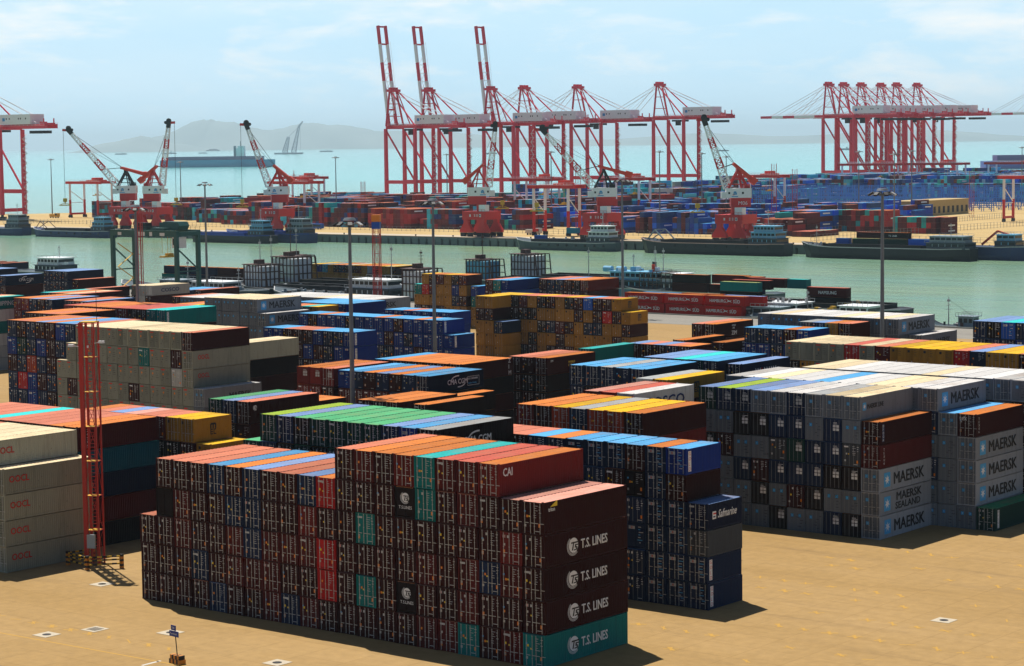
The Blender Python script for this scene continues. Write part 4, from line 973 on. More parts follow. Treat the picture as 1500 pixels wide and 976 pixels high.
for i, (v, u0, u1, lab) in enumerate([(1085, -668, -500, 'blue steel lattice rack, nearest to the yellow building'), (1115, -690, -470, 'blue steel lattice rack, second from the front of the rack yard'), (1150, -700, -450, 'blue steel lattice rack third from the front of the rack yard'),
                                      (1185, -700, -430, 'blue steel lattice rack, at the back of the rack yard')]):
    t = thing('steel_rack', (u0, v, 0), lab, 'rack', 'blue steel racks of the far terminal'); Lr = u1-u0; p = MB(); bm_ = MB()
    n_ = int(Lr/6.5)
    for k in range(n_+1):
        x = k*Lr/n_
        for y in (0, 3.0): p.box(x-.16, y-.16, 0, x+.16, y+.16, 13.5)
    for z in (2.6, 5.2, 7.8, 10.4, 13.2):
        for y in (0, 3.0): bm_.box(0, y-.12, z-.2, Lr, y+.12, z+.12)
    for k in range(n_): x = k*Lr/n_; bm_.bar((x, 0, 0 if k % 2 else 13), (x+Lr/n_, 0, 13 if k % 2 else 0), .2)
    p.build('posts', RACKB, t); bm_.build('decks', RACKB, t)
def building(u, v, w, l, h, wall, label, rows=1, ncol=10, roofm=None, name='building'):
    t = thing(name, (u, v, 0), label, 'building')
    MB().box(0, 0, 0, w, l, h).build('wall', wall, t); MB().box(-.4, -.4, h, w+.4, l+.4, h+.5).build('roof', roofm or wall, t)
    for r in range(rows):
        z = 1.4+r*h/rows
        for k in range(ncol):
            MB().box(w, (k+.3)*l/ncol, z, w+.08, (k+.75)*l/ncol, z+h/rows*.45).build('window', DARK, t)
    return t
building(-515, 985, 16, 68, 8.5, paint('wall_ochre', (.55, .40, .17), .8), 'long low yellow ochre building with flat roof by the fences', 1, 12)
building(-738, 1440, 26, 40, 14, paint('wall_white', (.66, .67, .68), .8), 'white block building behind the blue racks', 3, 8)
building(-700, 1290, 18, 60, 7, paint('wall_beige', (.55, .52, .42), .8), 'long pale beige shed behind the blue racks', 1, 10, name='shed')
building(-640, 1310, 18, 50, 8, MATS['wall_beige'], 'shorter pale beige shed behind the blue racks', 1, 8, name='shed')
FP = paint('fence_grey', (.30, .31, .33), .6, .2, .2)
def fence(p, q, h, label, step=3.2):
    p = Vector((*p, 0)); q = Vector((*q, 0)); n_ = int((q-p).length/step); t = thing('fence', p, label, 'fence'); b = MB(); c = MB()
    for k in range(n_+1): x = (q-p)*k/n_; b.bar(x, x+Vector((0, 0, h)), .13); 
    for z in (.35, h*.55, h-.05): c.bar(Vector((0, 0, z)), (q-p)+Vector((0, 0, z)), .09)
    c.box(-.1, -.1, .02, .1, .1, .05); b.build('posts', FP, t); c.build('rails', FP, t)
fence((-1080, 722), (-905, 722), 2.4, 'grey fence along the far quay at the left spit')
fence((-900, 718), (-440, 718), 2.4, 'long grey fence along the far quay before the container stacks')
fence((-432, 716), (-445, 990), 3.0, 'grey fence running away past the dark red containers')
fence((-395, 700), (-384, 905), 3.0, 'grey fence at the right running away beside the open yellow ground')
fence((-372, 715), (-240, 715), 2.6, 'grey fence along the far quay behind the container barge')
pm = MB()
for k in range(-90, 40, 2): pm.tube((k*7, FQV+1.6, 0), (k*7, FQV+1.6, .7), .35, 8)
bol = MB().tube((0, 0, 0), (0, 0, .55), .3, 10).tube((0, 0, .55), (0, 0, .75), .45, 10).mesh('bollard', [DARK])
for k in range(24):
    o = link('bollard', bol); o.location = (-820+k*24, FQV+2, .06); tag(o, 'black mooring bollard on the edge of the far quay', 'bollard', 'bollards along the far quay edge')

# ---------------------------------------------------------------- vehicles on the far quay
TYRE = paint('tyre', (.02, .02, .02), .8)
def vehicle(name, u, v, L, H, mat, label, cat, truck=False):
    t = thing(name, (u, v, 0), label, cat)
    if truck:
        MB().box(0, -1.1, .9, L*.62, 1.1, 1.2).box(.2, -1.15, 1.2, L*.6, 1.15, H*.8).build('cargo_bed', mat, t); c = MB().box(L*.66, -1.15, .8, L, 1.15, H).build('cab', mat, t); MB().box(L*.72, -1.18, H*.55, L*.95, -1.151, H*.88).build('window', GLASS, c)
    else:
        b = MB().box(0, -1.25, .6, L, 1.25, H).box(.1, -1.15, H, L-.1, 1.15, H+.15).build('body', mat, t)
        MB().box(.4, -1.29, H*.5, L-.4, -1.251, H*.85).build('window', GLASS, b)
    for x in (L*.18, L*.8):
        for y in (-1.0, 1.0): MB().tube((x, y-.15, .5), (x, y+.15, .5), .5, 12).build('wheel', TYRE, t)
vehicle('bus', -718, 716, 11, 3.1, paint('bus_blue', (.02, .12, .55), .4), 'small blue bus on the far quay behind the fence', 'bus')
vehicle('truck', -1020, 790, 8, 3.2, YEL, 'yellow truck on the spit at far left near the lone lamp post', 'truck', True)
vehicle('truck', -560, 706, 9, 3.4, paint('truck_white', (.7, .7, .7), .4), 'white truck on the far quay beside the near rail gantry', 'truck', True)

# ---------------------------------------------------------------- vessels
HULLC = dict(black=(.014, .018, .024), blue=(.012, .035, .13), grey=(.045, .075, .095), brown=(.05, .025, .02), sky=(.05, .16, .26))
def hull(t, L, Wd, fb, col, bow=1, trim=None, z0=-5, flare=4.0, name='hull'):
    """outline lofted from keel to deck; bow at +x when bow=1"""
    m = MB(); st = []
    for k in range(15):
        x = k/14; s = 1 if x < .78 else math.sqrt(max(0, 1-((x-.78)/.22)**2.2)); s = min(s, .55+x*6) if x < .08 else s
        sh = .25 if x < .1 else 0; st.append((x*L, Wd/2*max(s, .06), fb+(1.7*((x-.75)/.25)**2 if x > .75 else 0)+sh))
    vs = []
    for x, w, d in st:
        xx = x if x < L*.8 else x-(x-L*.8)*.12
        for z, ww, xo in ((z0, w*.86, xx-L), (-2.2, w*.98, xx-L), (d, w, x-L), ):
            vs += [((xo+L)*bow, -ww, z), ((xo+L)*bow, ww, z)]
    n = len(st); fs = []
    for k in range(n-1):
        a = 6*k; b = a+6
        for i in (0, 2): fs += [(a+i, b+i, b+i+2, a+i+2), (a+i+1, a+i+3, b+i+3, b+i+1)]
        fs.append((a+4, b+4, b+5, a+5))
    fs += [(0, 2, 3, 1), (2, 4, 5, 3), (6*n-6, 6*n-5, 6*n-3, 6*n-4), (6*n-4, 6*n-3, 6*n-1, 6*n-2)]
    m.add(vs, fs); h = m.build(name, paint('hull_'+col, HULLC[col], .5, 0, .45, .5), t)
    r = MB()
    for k in range(n-1):
        for s in (-1, 1):
            p = Vector((st[k][0]*bow, s*st[k][1], st[k][2]+.06)); q = Vector((st[k+1][0]*bow, s*st[k+1][1], st[k+1][2]+.06)); r.bar(p, q, .32, .3)
    r.build('rubbing_strake', trim or GAL, h); return h
HWHITE = paint('house_white', (.86, .90, .93), .5, 0, .3); HBLUE = paint('house_blue', (.16, .46, .70), .5, 0, .3); HGREY = paint('house_grey', (.26, .33, .38), .5, 0, .4); RUST = paint('frame_rust', (.10, .045, .035), .6, 0, .4)
def house(t, x, z, w, d, tiers, mat, wins=5, name='deckhouse', open_=False):
    """stacked decks, each stepping in, windows on both long sides"""
    for k in range(tiers):
        ww = w*(1-.14*k); dd = d*(1-.14*k); zz = z+k*2.6
        b = MB().box(x-ww/2, -dd/2, zz, x+ww/2, dd/2, zz+2.45).box(x-ww/2-.5, -dd/2-.5, zz+2.45, x+ww/2+.5, dd/2+.5, zz+2.6); o = b.build(name, mat if k or tiers < 2 else paint('lower_deck_shade', (.05, .075, .10), .6, 0, .4), t)  # lowest tier painted dark to read as a shadowed open deck
        for s in (-1, 1):
            wm = MB(); y0, y1 = sorted((s*(dd/2+.01), s*(dd/2+.06))); wm.box(x-ww/2+.3, y0, zz+1.0, x+ww/2-.3, y1, zz+2.0)
            for i in range(1, wins): a = x-ww/2+i*ww/wins; y2, y3 = sorted((s*(dd/2+.061), s*(dd/2+.10))); wm.box(a-.16, y2, zz+.95, a+.16, y3, zz+2.05, 1)
            wm.build('window', [GLASS, mat], o)
            wm = MB(); x0, x1 = sorted((x+s*(ww/2+.01), x+s*(ww/2+.06))); wm.box(x0, -dd/2+.4, zz+1.0, x1, dd/2-.4, zz+2.0); wm.build('window', GLASS, o)
        rl = MB()
        for s in (-1, 1):
            y = s*(dd/2+.45); rl.bar((x-ww/2-.4, y, zz+3.4), (x+ww/2+.4, y, zz+3.4), .08)
            for i in range(7): a = x-ww/2-.4+i*(ww+.8)/6; rl.bar((a, y, zz+2.6), (a, y, zz+3.4), .08)
        rl.build('railing', GAL, o)
def cage(t, x, z, w, d, h, mat=None, nx=6, nz_=3):
    """deckhouse wrapped in a dark steel grid"""
    o = MB().box(x-w/2, -d/2, z, x+w/2, d/2, z+h-.6).build('deckhouse', mat or HWHITE, t); f = MB(); W2 = w/2+.12; D2 = d/2+.12
    for i in range(nx+1):
        a = x-W2+i*2*W2/nx
        for s in (-1, 1): f.bar((a, s*D2, z), (a, s*D2, z+h), .26)
        f.bar((a, -D2, z+h), (a, D2, z+h), .25)
    for j in range(5):
        y = -D2+j*D2/2
        for s in (-W2, W2): f.bar((x+s, y, z), (x+s, y, z+h), .35)
    f.bar((x+W2+2.6, -D2, z), (x+W2+1.8, -D2, z+h), .3); f.bar((x+W2+2.6, D2, z), (x+W2+1.8, D2, z+h), .3)
    for k in range(nz_+1):
        zz = z+k*h/nz_
        for s in (-1, 1): f.bar((x-W2, s*D2, zz), (x+W2+2.4-.2*k, s*D2, zz), .28)
        for s in (-W2, W2): f.bar((x+s, -D2, zz), (x+s, D2, zz), .35)
    f.box(x-W2-.6, -D2-.5, z+h, x+W2*.2, D2+.5, z+h+.2); f.box(x-W2*.5, -1.5, z+h+.2, x, 1.5, z+h+1.5)
    f.build('steel_cage', RUST, o)
def smast(t, x, z, h, mat=None, y=0):
    b = MB().tube((x, y, z), (x, y, z+h), .16, 8, r2=.08); b.bar((x, y-1.1, z+h*.7), (x, y+1.1, z+h*.7), .12); b.box(x-.3, y-.3, z+h*.82, x+.3, y+.3, z+h*.9); b.bar((x-.8, y, z+h*.55), (x+.8, y, z+h*.55), .1)
    b.build('mast', mat or GAL, t)
def hold(t, x0, x1, w, z, mat=None, cover=False):
    c = MB()
    for s in (-1, 1): c.box(x0, s*w/2-.15, z, x1, s*w/2+.15, z+1.3); c.box(x0, s*w/2-.4, z+1.3, x1, s*w/2+.4, z+1.45)
    for x in (x0, x1): c.box(x-.15, -w/2, z, x+.15, w/2, z+1.3)
    c.box(x0, -w/2, z+(.9 if cover else .05), x1, w/2, z+(1.0 if cover else .12))
    if not cover:
        for k in range(1, int((x1-x0)/7)): c.box(x0+k*7-.2, -w/2, z+.7, x0+k*7+.2, w/2, z+1.2)
    c.build('cargo_hold', mat or DARK, t)
def bits(t, x0, x1, w, z, seed, n=14, mats=None):
    rd = random.Random(seed)
    for k in range(n):
        x = rd.uniform(x0, x1); y = rd.uniform(-w/2, w/2); s = rd.uniform(.4, 1.3); q = rd.random()
        b = MB().box(x-s/2, y-s/2, z, x+s/2, y+s/2, z+s*rd.uniform(.5, 1.2)) if q < .6 else MB().tube((x, y, z), (x, y, z+s), s*.35, 8)
        b.build('deck_gear' if q < .6 else 'ventilator', rd.choice(mats or [DARK, GAL, HGREY, RUST, HWHITE]), t)
def tyres(t, L, Wd, fb, n, bow=1):
    for k in range(n):
        x = bow*L*(.08+.7*k/n); m = MB()
        for s in (-1,): m.tube((x, s*Wd/2-.02, fb-1.2), (x, s*(Wd/2+.35), fb-1.2), .55, 10)
        m.build('tyre_fender', DARK, t)
GV = 'barges and boats moored in the basin'
def vessel(name, u, v, L, Wd, fb, col, bow, label, cat='barge', trim=None):
    t = thing(name, (u, v, 0), label, cat, GV); hull(t, L, Wd, fb, col, bow, trim); return t
def box_on(u, v, z, L, along, ch, label, text=None, h=2.6, roof=None, tm=WHITE, mk=None):
    """a container on a vessel, its long side along u (along=True) or along v"""
    o = thing('shipping_container', (u, v, z), label, 'container', 'containers carried on the barges')
    body, rf, rodm, dw = cmeshes(L, h); M = Matrix(((0, 1, 0, 0), (-1, 0, 0, 2.4), (0, 0, 1, 0), (0, 0, 0, 1))) if along else Matrix()
    col = (*BODY.get(ch, (.3, .02, .02)), 1); link('body', body, o, M).color = col; link('roof', rf, o, M).color = (*ROOF[roof or RDEF[ch]], 1)
    for s in (0, 1): link('door', doors(ch, 'X', h, 1, False)[s], o, M @ Matrix.Translation((.12+s*(dw+.024), 0, 0))).color = col
    if text:
        for tt, sz, x, z_, sx_ in text: link('lettering', textmesh(tt, sz, tm, off=.012), o, MFRONT(x, -.006, z_, sx_))
    return o
# river side of the basin
t = vessel('cargo_barge', -811, 660, 66, 11, -.6, 'blue', -1, 'low blue barge at the far quay below the leftmost luffing crane'); hold(t, -52, -18, 8, -.6); house(t, -8, -.5, 11, 8, 3, HBLUE, 4); bits(t, -60, -54, 6, -.4, 1, 6); smast(t, -58, -.4, 5); tyres(t, 66, 11, -.6, 7, -1)
a_ = MB()
for y in (-3, 3): a_.bar((-64, y*.3, 0), (-57, y, 4.5), .3); a_.bar((-50, y, 0), (-57, y, 4.5), .3)
a_.build('bow_frame', RUST, t)
t = vessel('cargo_barge', -886, 662, 60, 12, 0, 'blue', -1, 'dark blue barge cut by the left edge at the far quay'); house(t, -8, 0, 12, 9, 3, HGREY, 4); smast(t, -8, 8, 6)
t = vessel('cargo_barge', -676, 648, 60, 11, -.2, 'black', -1, 'front one of the twin blue barges at the far quay', trim=paint('trim_blue', (.02, .08, .40), .5)); hold(t, -50, -17, 8, -.2, MATS['trim_blue']); house(t, -9, -.2, 11, 8, 3, HBLUE, 5); bits(t, -57, -51, 6, 0, 3, 12); smast(t, -9, 7.5, 6)
t = vessel('cargo_barge', -661, 661, 62, 11, .4, 'blue', -1, 'rear one of the twin blue barges, tucked against the far quay', trim=MATS['trim_blue']); hold(t, -50, -18, 8, .4, MATS['trim_blue']); house(t, -9, .4, 12, 9, 3, HGREY, 5); bits(t, -58, -50, 6, .5, 4, 14, [DARK, HWHITE, GAL]); smast(t, -10, 8, 7)
t = vessel('cargo_barge', -469, 658, 59, 11, -.4, 'grey', -1, 'small grey blue barge with white wheelhouse under the lowered jib'); hold(t, -47, -19, 8, -.4); house(t, -9, -.3, 13, 8.5, 3, HWHITE, 5); bits(t, -46, -22, 6, .9, 5, 12); smast(t, -9, 7.5, 6); tyres(t, 59, 11, -.4, 8, -1)
box_on(-515.5, 655.5, .1, L20, True, 'B', 'bright blue container standing on the bow of the grey barge'); box_on(-498, 657, 3.6, L20, True, 'l', 'light blue container hanging over the grey barge hold', h=2.6)
t = vessel('cargo_barge', -380, 657, 76, 13, .8, 'black', -1, 'long black barge with pinkish rail below the M06 crane', trim=paint('trim_pink', (.55, .33, .28), .6)); hold(t, -62, -19, 10, .8); house(t, -10, .9, 14, 10, 3, HBLUE, 6); smast(t, -10, 9, 7); bits(t, -70, -64, 7, 1.4, 6, 8); tyres(t, 76, 13, .8, 10, -1)
a_ = MB()
for y in (-4, 4): a_.bar((-72, y*.4, 1.5), (-66, y, 6.2), .45); a_.bar((-60, y, 1), (-66, y, 6.2), .45)
a_.bar((-66, -4, 6.2), (-66, 4, 6.2), .45); a_.build('bow_frame', HGREY, t)
t = vessel('cargo_barge', -293, 655, 79, 13, .6, 'black', -1, 'long black barge carrying containers at the right of the far quay'); hold(t, -66, -21, 10, .6, None, True); house(t, -10, .7, 17, 10, 2, HGREY, 6); bits(t, -76, -67, 9, 1.0, 7, 26); smast(t, -72, 1.5, 8); smast(t, -10, 6, 5)
for k, (u, z, ch, lab) in enumerate([(-354, 1.7, 'B', 'light blue container at the left end of the container barge load'), (-346.5, 1.7, 'g', 'dark green container on the barge, left one of the lower tier'), (-333.5, 1.7, 'g', 'dark green container on the barge, right one of the lower tier'),
                                      (-345, 4.35, 'm', 'dark maroon container on the upper tier of the barge load'), (-332.5, 4.35, 'k', 'near-black container on the upper tier of the barge load'), (-320.5, 1.9, 'B', 'bright blue container beside the wheelhouse of the container barge')]):
    box_on(u, 652 if k != 3 else 653, z, L20 if k in (0,) else L40, True, ch, lab, [('T.S. LINES', .9, 3, .9, 1)] if k in (4,) else None)
t = vessel('cargo_barge', -276, 668, 66, 11, 1.2, 'blue', -1, 'blue barge with red crane arm behind the container barge'); house(t, -8, 1.2, 9, 8, 2, HBLUE, 3); bits(t, -60, -12, 8, 1.4, 8, 22)
MB().bar((-20, 0, 2), (-13, 0, 7.5), .8).bar((-13, 0, 7.5), (-6, 0, 5.5), .7).build('crane_arm', BRED, t)
# yard side of the basin
t = vessel('cargo_barge', -502, 378, 62, 12, .3, 'grey', -1, 'barge with low white house and navy load at the left edge'); house(t, -17, .4, 13, 9, 2, HWHITE, 6); bits(t, -26, -8, 8, 3.2, 9, 16, [HWHITE, GAL, ORANGE]); smast(t, -15, 5, 5)
for k in range(3): box_on(-556+k*6.4, 371, .6, L40, False, 'N', ['navy container on the left edge barge, leftmost', 'navy container on the left edge barge, middle one', 'navy container on the left edge barge, nearest the white house'][k], None, 2.6, 's')
t = vessel('cargo_barge', -374, 338.5, 64, 12, .2, 'grey', -1, 'barge with long white deckhouse moored right behind the green gantry'); house(t, -20, .3, 14, 8, 1, HWHITE, 7); house(t, -38, .3, 9, 7, 1, HGREY, 4); bits(t, -48, -6, 9, .5, 10, 34); smast(t, -10, .5, 7); smast(t, -33, .5, 9)
for k, (u, L_, ch, lab) in enumerate([(-434, 12.19, 't', 'teal container seen through the green gantry, leftmost'), (-421, 12.19, 'N', 'dark navy container seen through the green gantry'), (-408.6, 12.19, 'm', 'maroon container seen through the green gantry, right one')]):
    box_on(u, 352, .6, L_, True, ch, lab, [('CHINA SHIPPING', .8, 2.5, .9, .9)] if k == 0 else None, 2.9, 'O')
    box_on(u+1, 352, 3.5, L_, True, ch if k else 'N', 'upper container seen through the green gantry, '+['leftmost and navy', 'middle and navy', 'right one and maroon'][k], None, 2.6, 'O')
t = vessel('cargo_barge', -330, 352, 68, 12, .4, 'black', -1, 'black barge whose white caged house stands right of the green gantry'); cage(t, -57.5, .6, 7.5, 7.5, 7); smast(t, -58, 7.5, 8); smast(t, -53, 6, 11); hold(t, -48, -6, 9, .5); bits(t, -50, -44, 8, .6, 11, 10)
t = vessel('cargo_barge', -331, 372, 73, 12.5, .6, 'black', -1, 'long black hold barge with tall caged white house, left centre'); cage(t, -62.5, .8, 9.5, 8, 8.2); smast(t, -63, 8, 13, RUST); hold(t, -54, -4, 10, .7, paint('hold_dark', (.018, .018, .017), .7)); bits(t, -70, -66, 6, 1.5, 12, 8)
t = vessel('cargo_barge', -346, 388, 68, 13.5, .6, 'brown', -1, 'container barge with yellow-topped load, centre left'); cage(t, -61, .8, 5, 8, 7.5, HGREY, 4); smast(t, -61, 8, 10); bits(t, -8, -2, 9, .8, 13, 10)
YBC = 'yblymnmmMywmyymtty'
for k in range(15):
    for z in (0, 1):
        ch = YBC[k] if z else 'y'
        if z == 0 and k > 9: ch = 'k'
        lab = CNAME[ch]+' container on the yellow-topped barge, '+('upper' if z else 'lower')+' tier, '+colname(k, 15)
        box_on(-394.5+k*2.5, 382, .9+z*2.62, L40, False, ch, lab, None, 2.6, 'YYSYsOWYOOsOYTY'[k])
t = vessel('cargo_barge', -312, 338.5, 56, 12, .2, 'grey', -1, 'barge with long white house and equipment behind the white-roofed row'); house(t, -14, .3, 17, 8, 2, HWHITE, 8); bits(t, -50, -4, 9, .5, 14, 40); smast(t, -8, 5, 11)
pp = MB()
for y in (-3, -1.5): pp.tube((-2, y, 4.5), (4, y, 1.2), .18, 8)
pp.build('pipe', HWHITE, t)
t = vessel('cargo_barge', -246, 338.0, 64, 11, .3, 'brown', -1, 'barge with rusty caged house behind the yellow quay stack'); cage(t, -62.5, .5, 6.5, 7.5, 8.5, None, 5, 4); smast(t, -62, 8.5, 6, RUST); hold(t, -52, -6, 8, .4); bits(t, -60, -50, 8, .6, 15, 12)
t = vessel('cargo_barge', -300, 416, 54, 11, .3, 'grey', -1, 'barge with pale blue caged house and rust red mast, centre'); cage(t, -49, .5, 8, 7, 6.5, HBLUE, 6); smast(t, -49, 6.5, 9, RUST); hold(t, -40, -6, 8, .4)
t = vessel('cargo_barge', -286, 430, 60, 12, .6, 'black', -1, 'black barge with dark caged white house, right of centre'); cage(t, -55, .8, 8, 7.5, 7.5); smast(t, -30, 1, 10); hold(t, -46, -4, 9, .7); bits(t, -50, -44, 8, .8, 16, 10)
t = vessel('tugboat', -262, 402, 33, 9.5, .6, 'sky', -1, 'pale blue tug with two-deck house and red funnel top', 'tugboat'); house(t, -14, .6, 20, 7.5, 2, HBLUE, 9); smast(t, -16, 6, 5); smast(t, -5, 6, 7); bits(t, -26, -6, 6, 5.8, 17, 10, [DARK, HBLUE, HWHITE])
for k in range(2): MB().tube((-26+k*5, -1.5, 6.3), (-23+k*5, -1.5, 6.3), .9, 12).build('tank', HBLUE, t)
MB().tube((-9, 1, 5.8), (-9, 1, 8.2), .8, 12, r2=.65).tube((-9, 1, 8.2), (-9, 1, 8.7), .68, 12).build('funnel', DARK, t); MB().tube((-8, -1, 5.8), (-8, -1, 8.0), .5, 10).build('life_ring', BRED, t)
t = vessel('cargo_barge', -226, 402, 56, 11, .3, 'grey', -1, 'grey barge with white house and rusty frame behind the red containers'); house(t, -36, .4, 8, 8, 2, HWHITE, 4); bits(t, -42, -28, 8, 3, 18, 20, [HWHITE, GAL, DARK]); smast(t, -44, .5, 13)
fr = MB()
for k in range(9):
    x = -47+k*1.6
    for y in (-4, 4): fr.bar((x, y, .5), (x, y, 6.2-abs(k-4)*.25), .2)
    fr.bar((x, -4, 6.2-abs(k-4)*.25), (x, 4, 6.2-abs(k-4)*.25), .2)
for z in (2.2, 4.2, 5.6):
    for y in (-4, 4): fr.bar((-47, y, z), (-34.2, y, z), .2)
fr.build('steel_cage', RUST, t)
for k, (u, v, z, ch, L_) in enumerate([(-259, 395, .6, 'm', L40), (-259, 395, 3.2, 'k', L40), (-246, 395, .6, 'm', L40), (-247, 398, 3.2, 'M', L40), (-234, 395, .6, 'N', L20), (-234, 395, 3.2, 'm', L20)]):
    box_on(u, v, z, L_, True, ch, ['maroon container on the grey barge, lower tier by the white house', 'near-black container on the grey barge, upper tier by the white house', 'maroon container on the grey barge, lower tier middle', 'maroon container on the grey barge, upper tier set back', 'navy short container at the end of the grey barge', 'maroon short container atop the end of the grey barge'][k], None, 2.6, 'O' if z > 1 else None)
t = vessel('cargo_barge', -188, 341, 70, 12, -.6, 'grey', -1, 'flat barge at the quay carrying the bright red containers'); bits(t, -10, -2, 9, -.4, 19, 18); hold(t, -60, -12, 10, -.6, None, True)
house(t, -2.5, -.4, 8, 6, 1, HGREY, 3)
BODY['H'] = (.46, .018, .014); RDEF['H'] = 'O'; CNAME['H'] = 'red'
HSA = [('HAMBURG', 1.15, 1.3, .9, .92), ('SÜD', 1.25, 8.6, .8, .9)]
for i, (u, v, z, lab) in enumerate([(-233.4, 335.4, 2.2, 'bright red container on the quayside barge, top tier, left of three'), (-220.4, 335.4, 2.2, 'bright red container on the quayside barge, top tier, middle of three'), (-207.4, 335.4, 2.2, 'bright red container on the quayside barge, top tier, right of three'),
                                    (-232.6, 335.2, -.42, 'bright red container on the quayside barge, lower tier, left of three'), (-219.8, 335.0, -.42, 'bright red container on the quayside barge, lower tier, middle of three'), (-208.4, 335.2, -.42, 'bright red container on the quayside barge, lower tier, right of three'),
                                    (-230, 338.6, 2.2, 'red container behind the quayside barge front row, left'), (-217, 338.6, 2.3, 'red container behind the quayside barge front row, middle'), (-204, 338.6, 2.2, 'red container behind the quayside barge front row, right')]):
    o = box_on(u, v, z, L40, True, 'H', lab, HSA if i < 6 else None, 2.6, 'O' if i < 6 else 'SOp'[i-6])
    if i < 6: link('bird_logo', logo('bird'), o, MFRONT(7.25, -.01, 1.3, 1.1, .95))
t = vessel('cargo_barge', -164, 348, 36, 10, .2, 'grey', -1, 'barge with long white rusty deckhouse right of the red containers'); house(t, -27.5, .3, 13, 8, 1, HWHITE, 7); bits(t, -33, -20, 7, 3.0, 20, 16, [DARK, GAL, RUST]); house(t, -4.5, .2, 8, 7, 1, HWHITE, 4); bits(t, -18, -10, 8, .5, 21, 30, [YEL, GAL, DARK, YEL]); smast(t, -20, .3, 6)
t = vessel('cargo_barge', -166, 368, 60, 13, .2, 'black', -1, 'black barge carrying teal and maroon containers at right'); hold(t, -52, -6, 11, .2, None, True); bits(t, -20, -14, 8, 1, 22, 12, [YEL, DARK])
for k, (u, v, z, L_, ch, tx, rf, lab) in enumerate([(-221, 363, 3.9, L40, 't', None, 'K', 'teal container on the right black barge, upper tier'), (-219.5, 366.4, 4.3, L40, 'm', None, 'D', 'dark maroon container behind the teal one on the right barge'), (-216.5, 369.6, 4.7, L40, 'M', None, 'D', 'maroon container at the back of the right barge load'),
                                          (-221, 363, 1.25, L40, 'k', None, None, 'near-black container under the teal one on the right barge'), (-194, 364, 3.2, L40, 'M', [('NAMSUNG', 1.2, 3.6, .8, .95)], 'D', 'maroon container with white lettering on the right black barge'), (-194, 364, .6, L40, 'k', None, None, 'near-black container under the white-lettered one on the barge'),
                                          (-203.5, 369.6, 4.7, L20, 't', None, 'C', 'short teal container at the back of the right barge load')]):
    box_on(u, v, z, L_, True, ch, lab, tx, 2.6, rf)
t = vessel('fishing_boat', -128, 336.5, 15, 4.6, -.4, 'grey', -1, 'small dark wooden boat moored beyond the quay at right', 'boat'); smast(t, -9.5, -.2, 7); house(t, -4.2, -.3, 4, 3, 1, HGREY, 3); bits(t, -11, -1, 3, -.2, 23, 12, [DARK, RUST, GAL]); MB().bar((-9.5, 0, 6), (0, 0, .5), .05).build('stay', DARK, t)
t = vessel('cargo_barge', -268, 345, 40, 10, .2, 'brown', -1, 'small brown barge behind the maroon quay stack'); bits(t, -36, -4, 8, .3, 24, 20); house(t, -8, .3, 7, 6, 1, HGREY, 3)

# ---------------------------------------------------------------- far sea: ships, floating crane, hills
def ship(u, v, L, Wd, hh, hullc, deckc, label, rz=TH, housex=.15, boxes=True, scale_house=1.0):
    t = thing('cargo_ship', (u, v, -4), label, 'ship', 'ships at anchor on the sea', rz)
    pts = [(-L/2, -Wd/2), (L*.36, -Wd/2), (L*.46, -Wd*.3), (L/2, 0), (L*.46, Wd*.3), (L*.36, Wd/2), (-L/2, Wd/2)]
    MB().prism(pts, -1, hh, 0, 'z').build('hull', hullc, t)
    if boxes: MB().box(-L*.44, -Wd*.42, hh, L*.40, Wd*.42, hh+L*.03).build('deck_cargo', deckc, t)
    x = L*housex; k = scale_house*L
    h = MB().box(x-k*.035, -Wd*.4, hh, x+k*.035, Wd*.4, hh+k*.10).box(x-k*.02, -Wd*.5, hh+k*.10, x+k*.03, Wd*.5, hh+k*.118); h.build('deckhouse', HWHITE, t)
    MB().bar((x, 0, hh+k*.118), (x, 0, hh+k*.16), L*.006).box(x-k*.06, -Wd*.15, hh, x-k*.04, Wd*.15, hh+k*.12).build('funnel', HGREY, t)
ship(-3690, 3500, 268, 34, 17, paint('hull_teal', (.015, .30, .50), .5), paint('cargo_purple', (.16, .14, .26), .6), 'long blue teal cargo ship with white bridge anchored at left', housex=.20)
for u, v, L, lab in [(-11700, 9100, 90, 'tiny hazy ship at far left near the horizon'), (-11300, 9900, 80, 'tiny hazy ship left of the hazy island'), (-11100, 10150, 100, 'tiny hazy ship in front of the hazy island'), (-10950, 10320, 60, 'tiny hazy ship right of the hazy island'),
                     (-10400, 10950, 90, 'tiny hazy ship behind the leaning-right luffing jib'), (-6050, 7400, 60, 'small hazy ship between the crane groups, left one'), (-5300, 8100, 60, 'small hazy ship beyond the far right crane row'), (-4800, 8300, 70, 'small hazy ship at the right edge of the sea')]:
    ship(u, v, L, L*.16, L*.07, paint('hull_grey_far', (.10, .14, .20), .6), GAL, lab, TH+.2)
ship(-1340, 3066, 300, 40, 12, paint('hull_violet', (.10, .10, .42), .5), paint('cargo_blue', (.16, .08, .24), .6), 'big violet blue ship moored behind the right end of the terminal', TH, -.1)
t = thing('floating_crane', (-8430, 8600, -4), 'tall hazy floating crane on the horizon left of centre', 'crane', None, TH)
MB().box(-95, -25, 0, 60, 25, 9).build('pontoon', HGREY, t)
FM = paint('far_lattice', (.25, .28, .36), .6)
m_ = MB(); m_.lattice((-40, 0, 9), (-18, 0, 95), 26, 12, 7, 1.6); m_.lattice((8, 0, 9), (40, 0, 150), 24, 8, 10, 1.6); m_.lattice((40, 0, 150), (62, 0, 178), 8, 4, 4, 1.4); m_.build('lattice_tower', FM, t)
m_ = MB(); m_.bar((-18, 0, 95), (40, 0, 148), 1.6); m_.bar((46, 0, 150), (46, 0, 20), 1.2); m_.bar((-40, 0, 12), (-18, 0, 95), 1.4); m_.build('rope', FM, t)
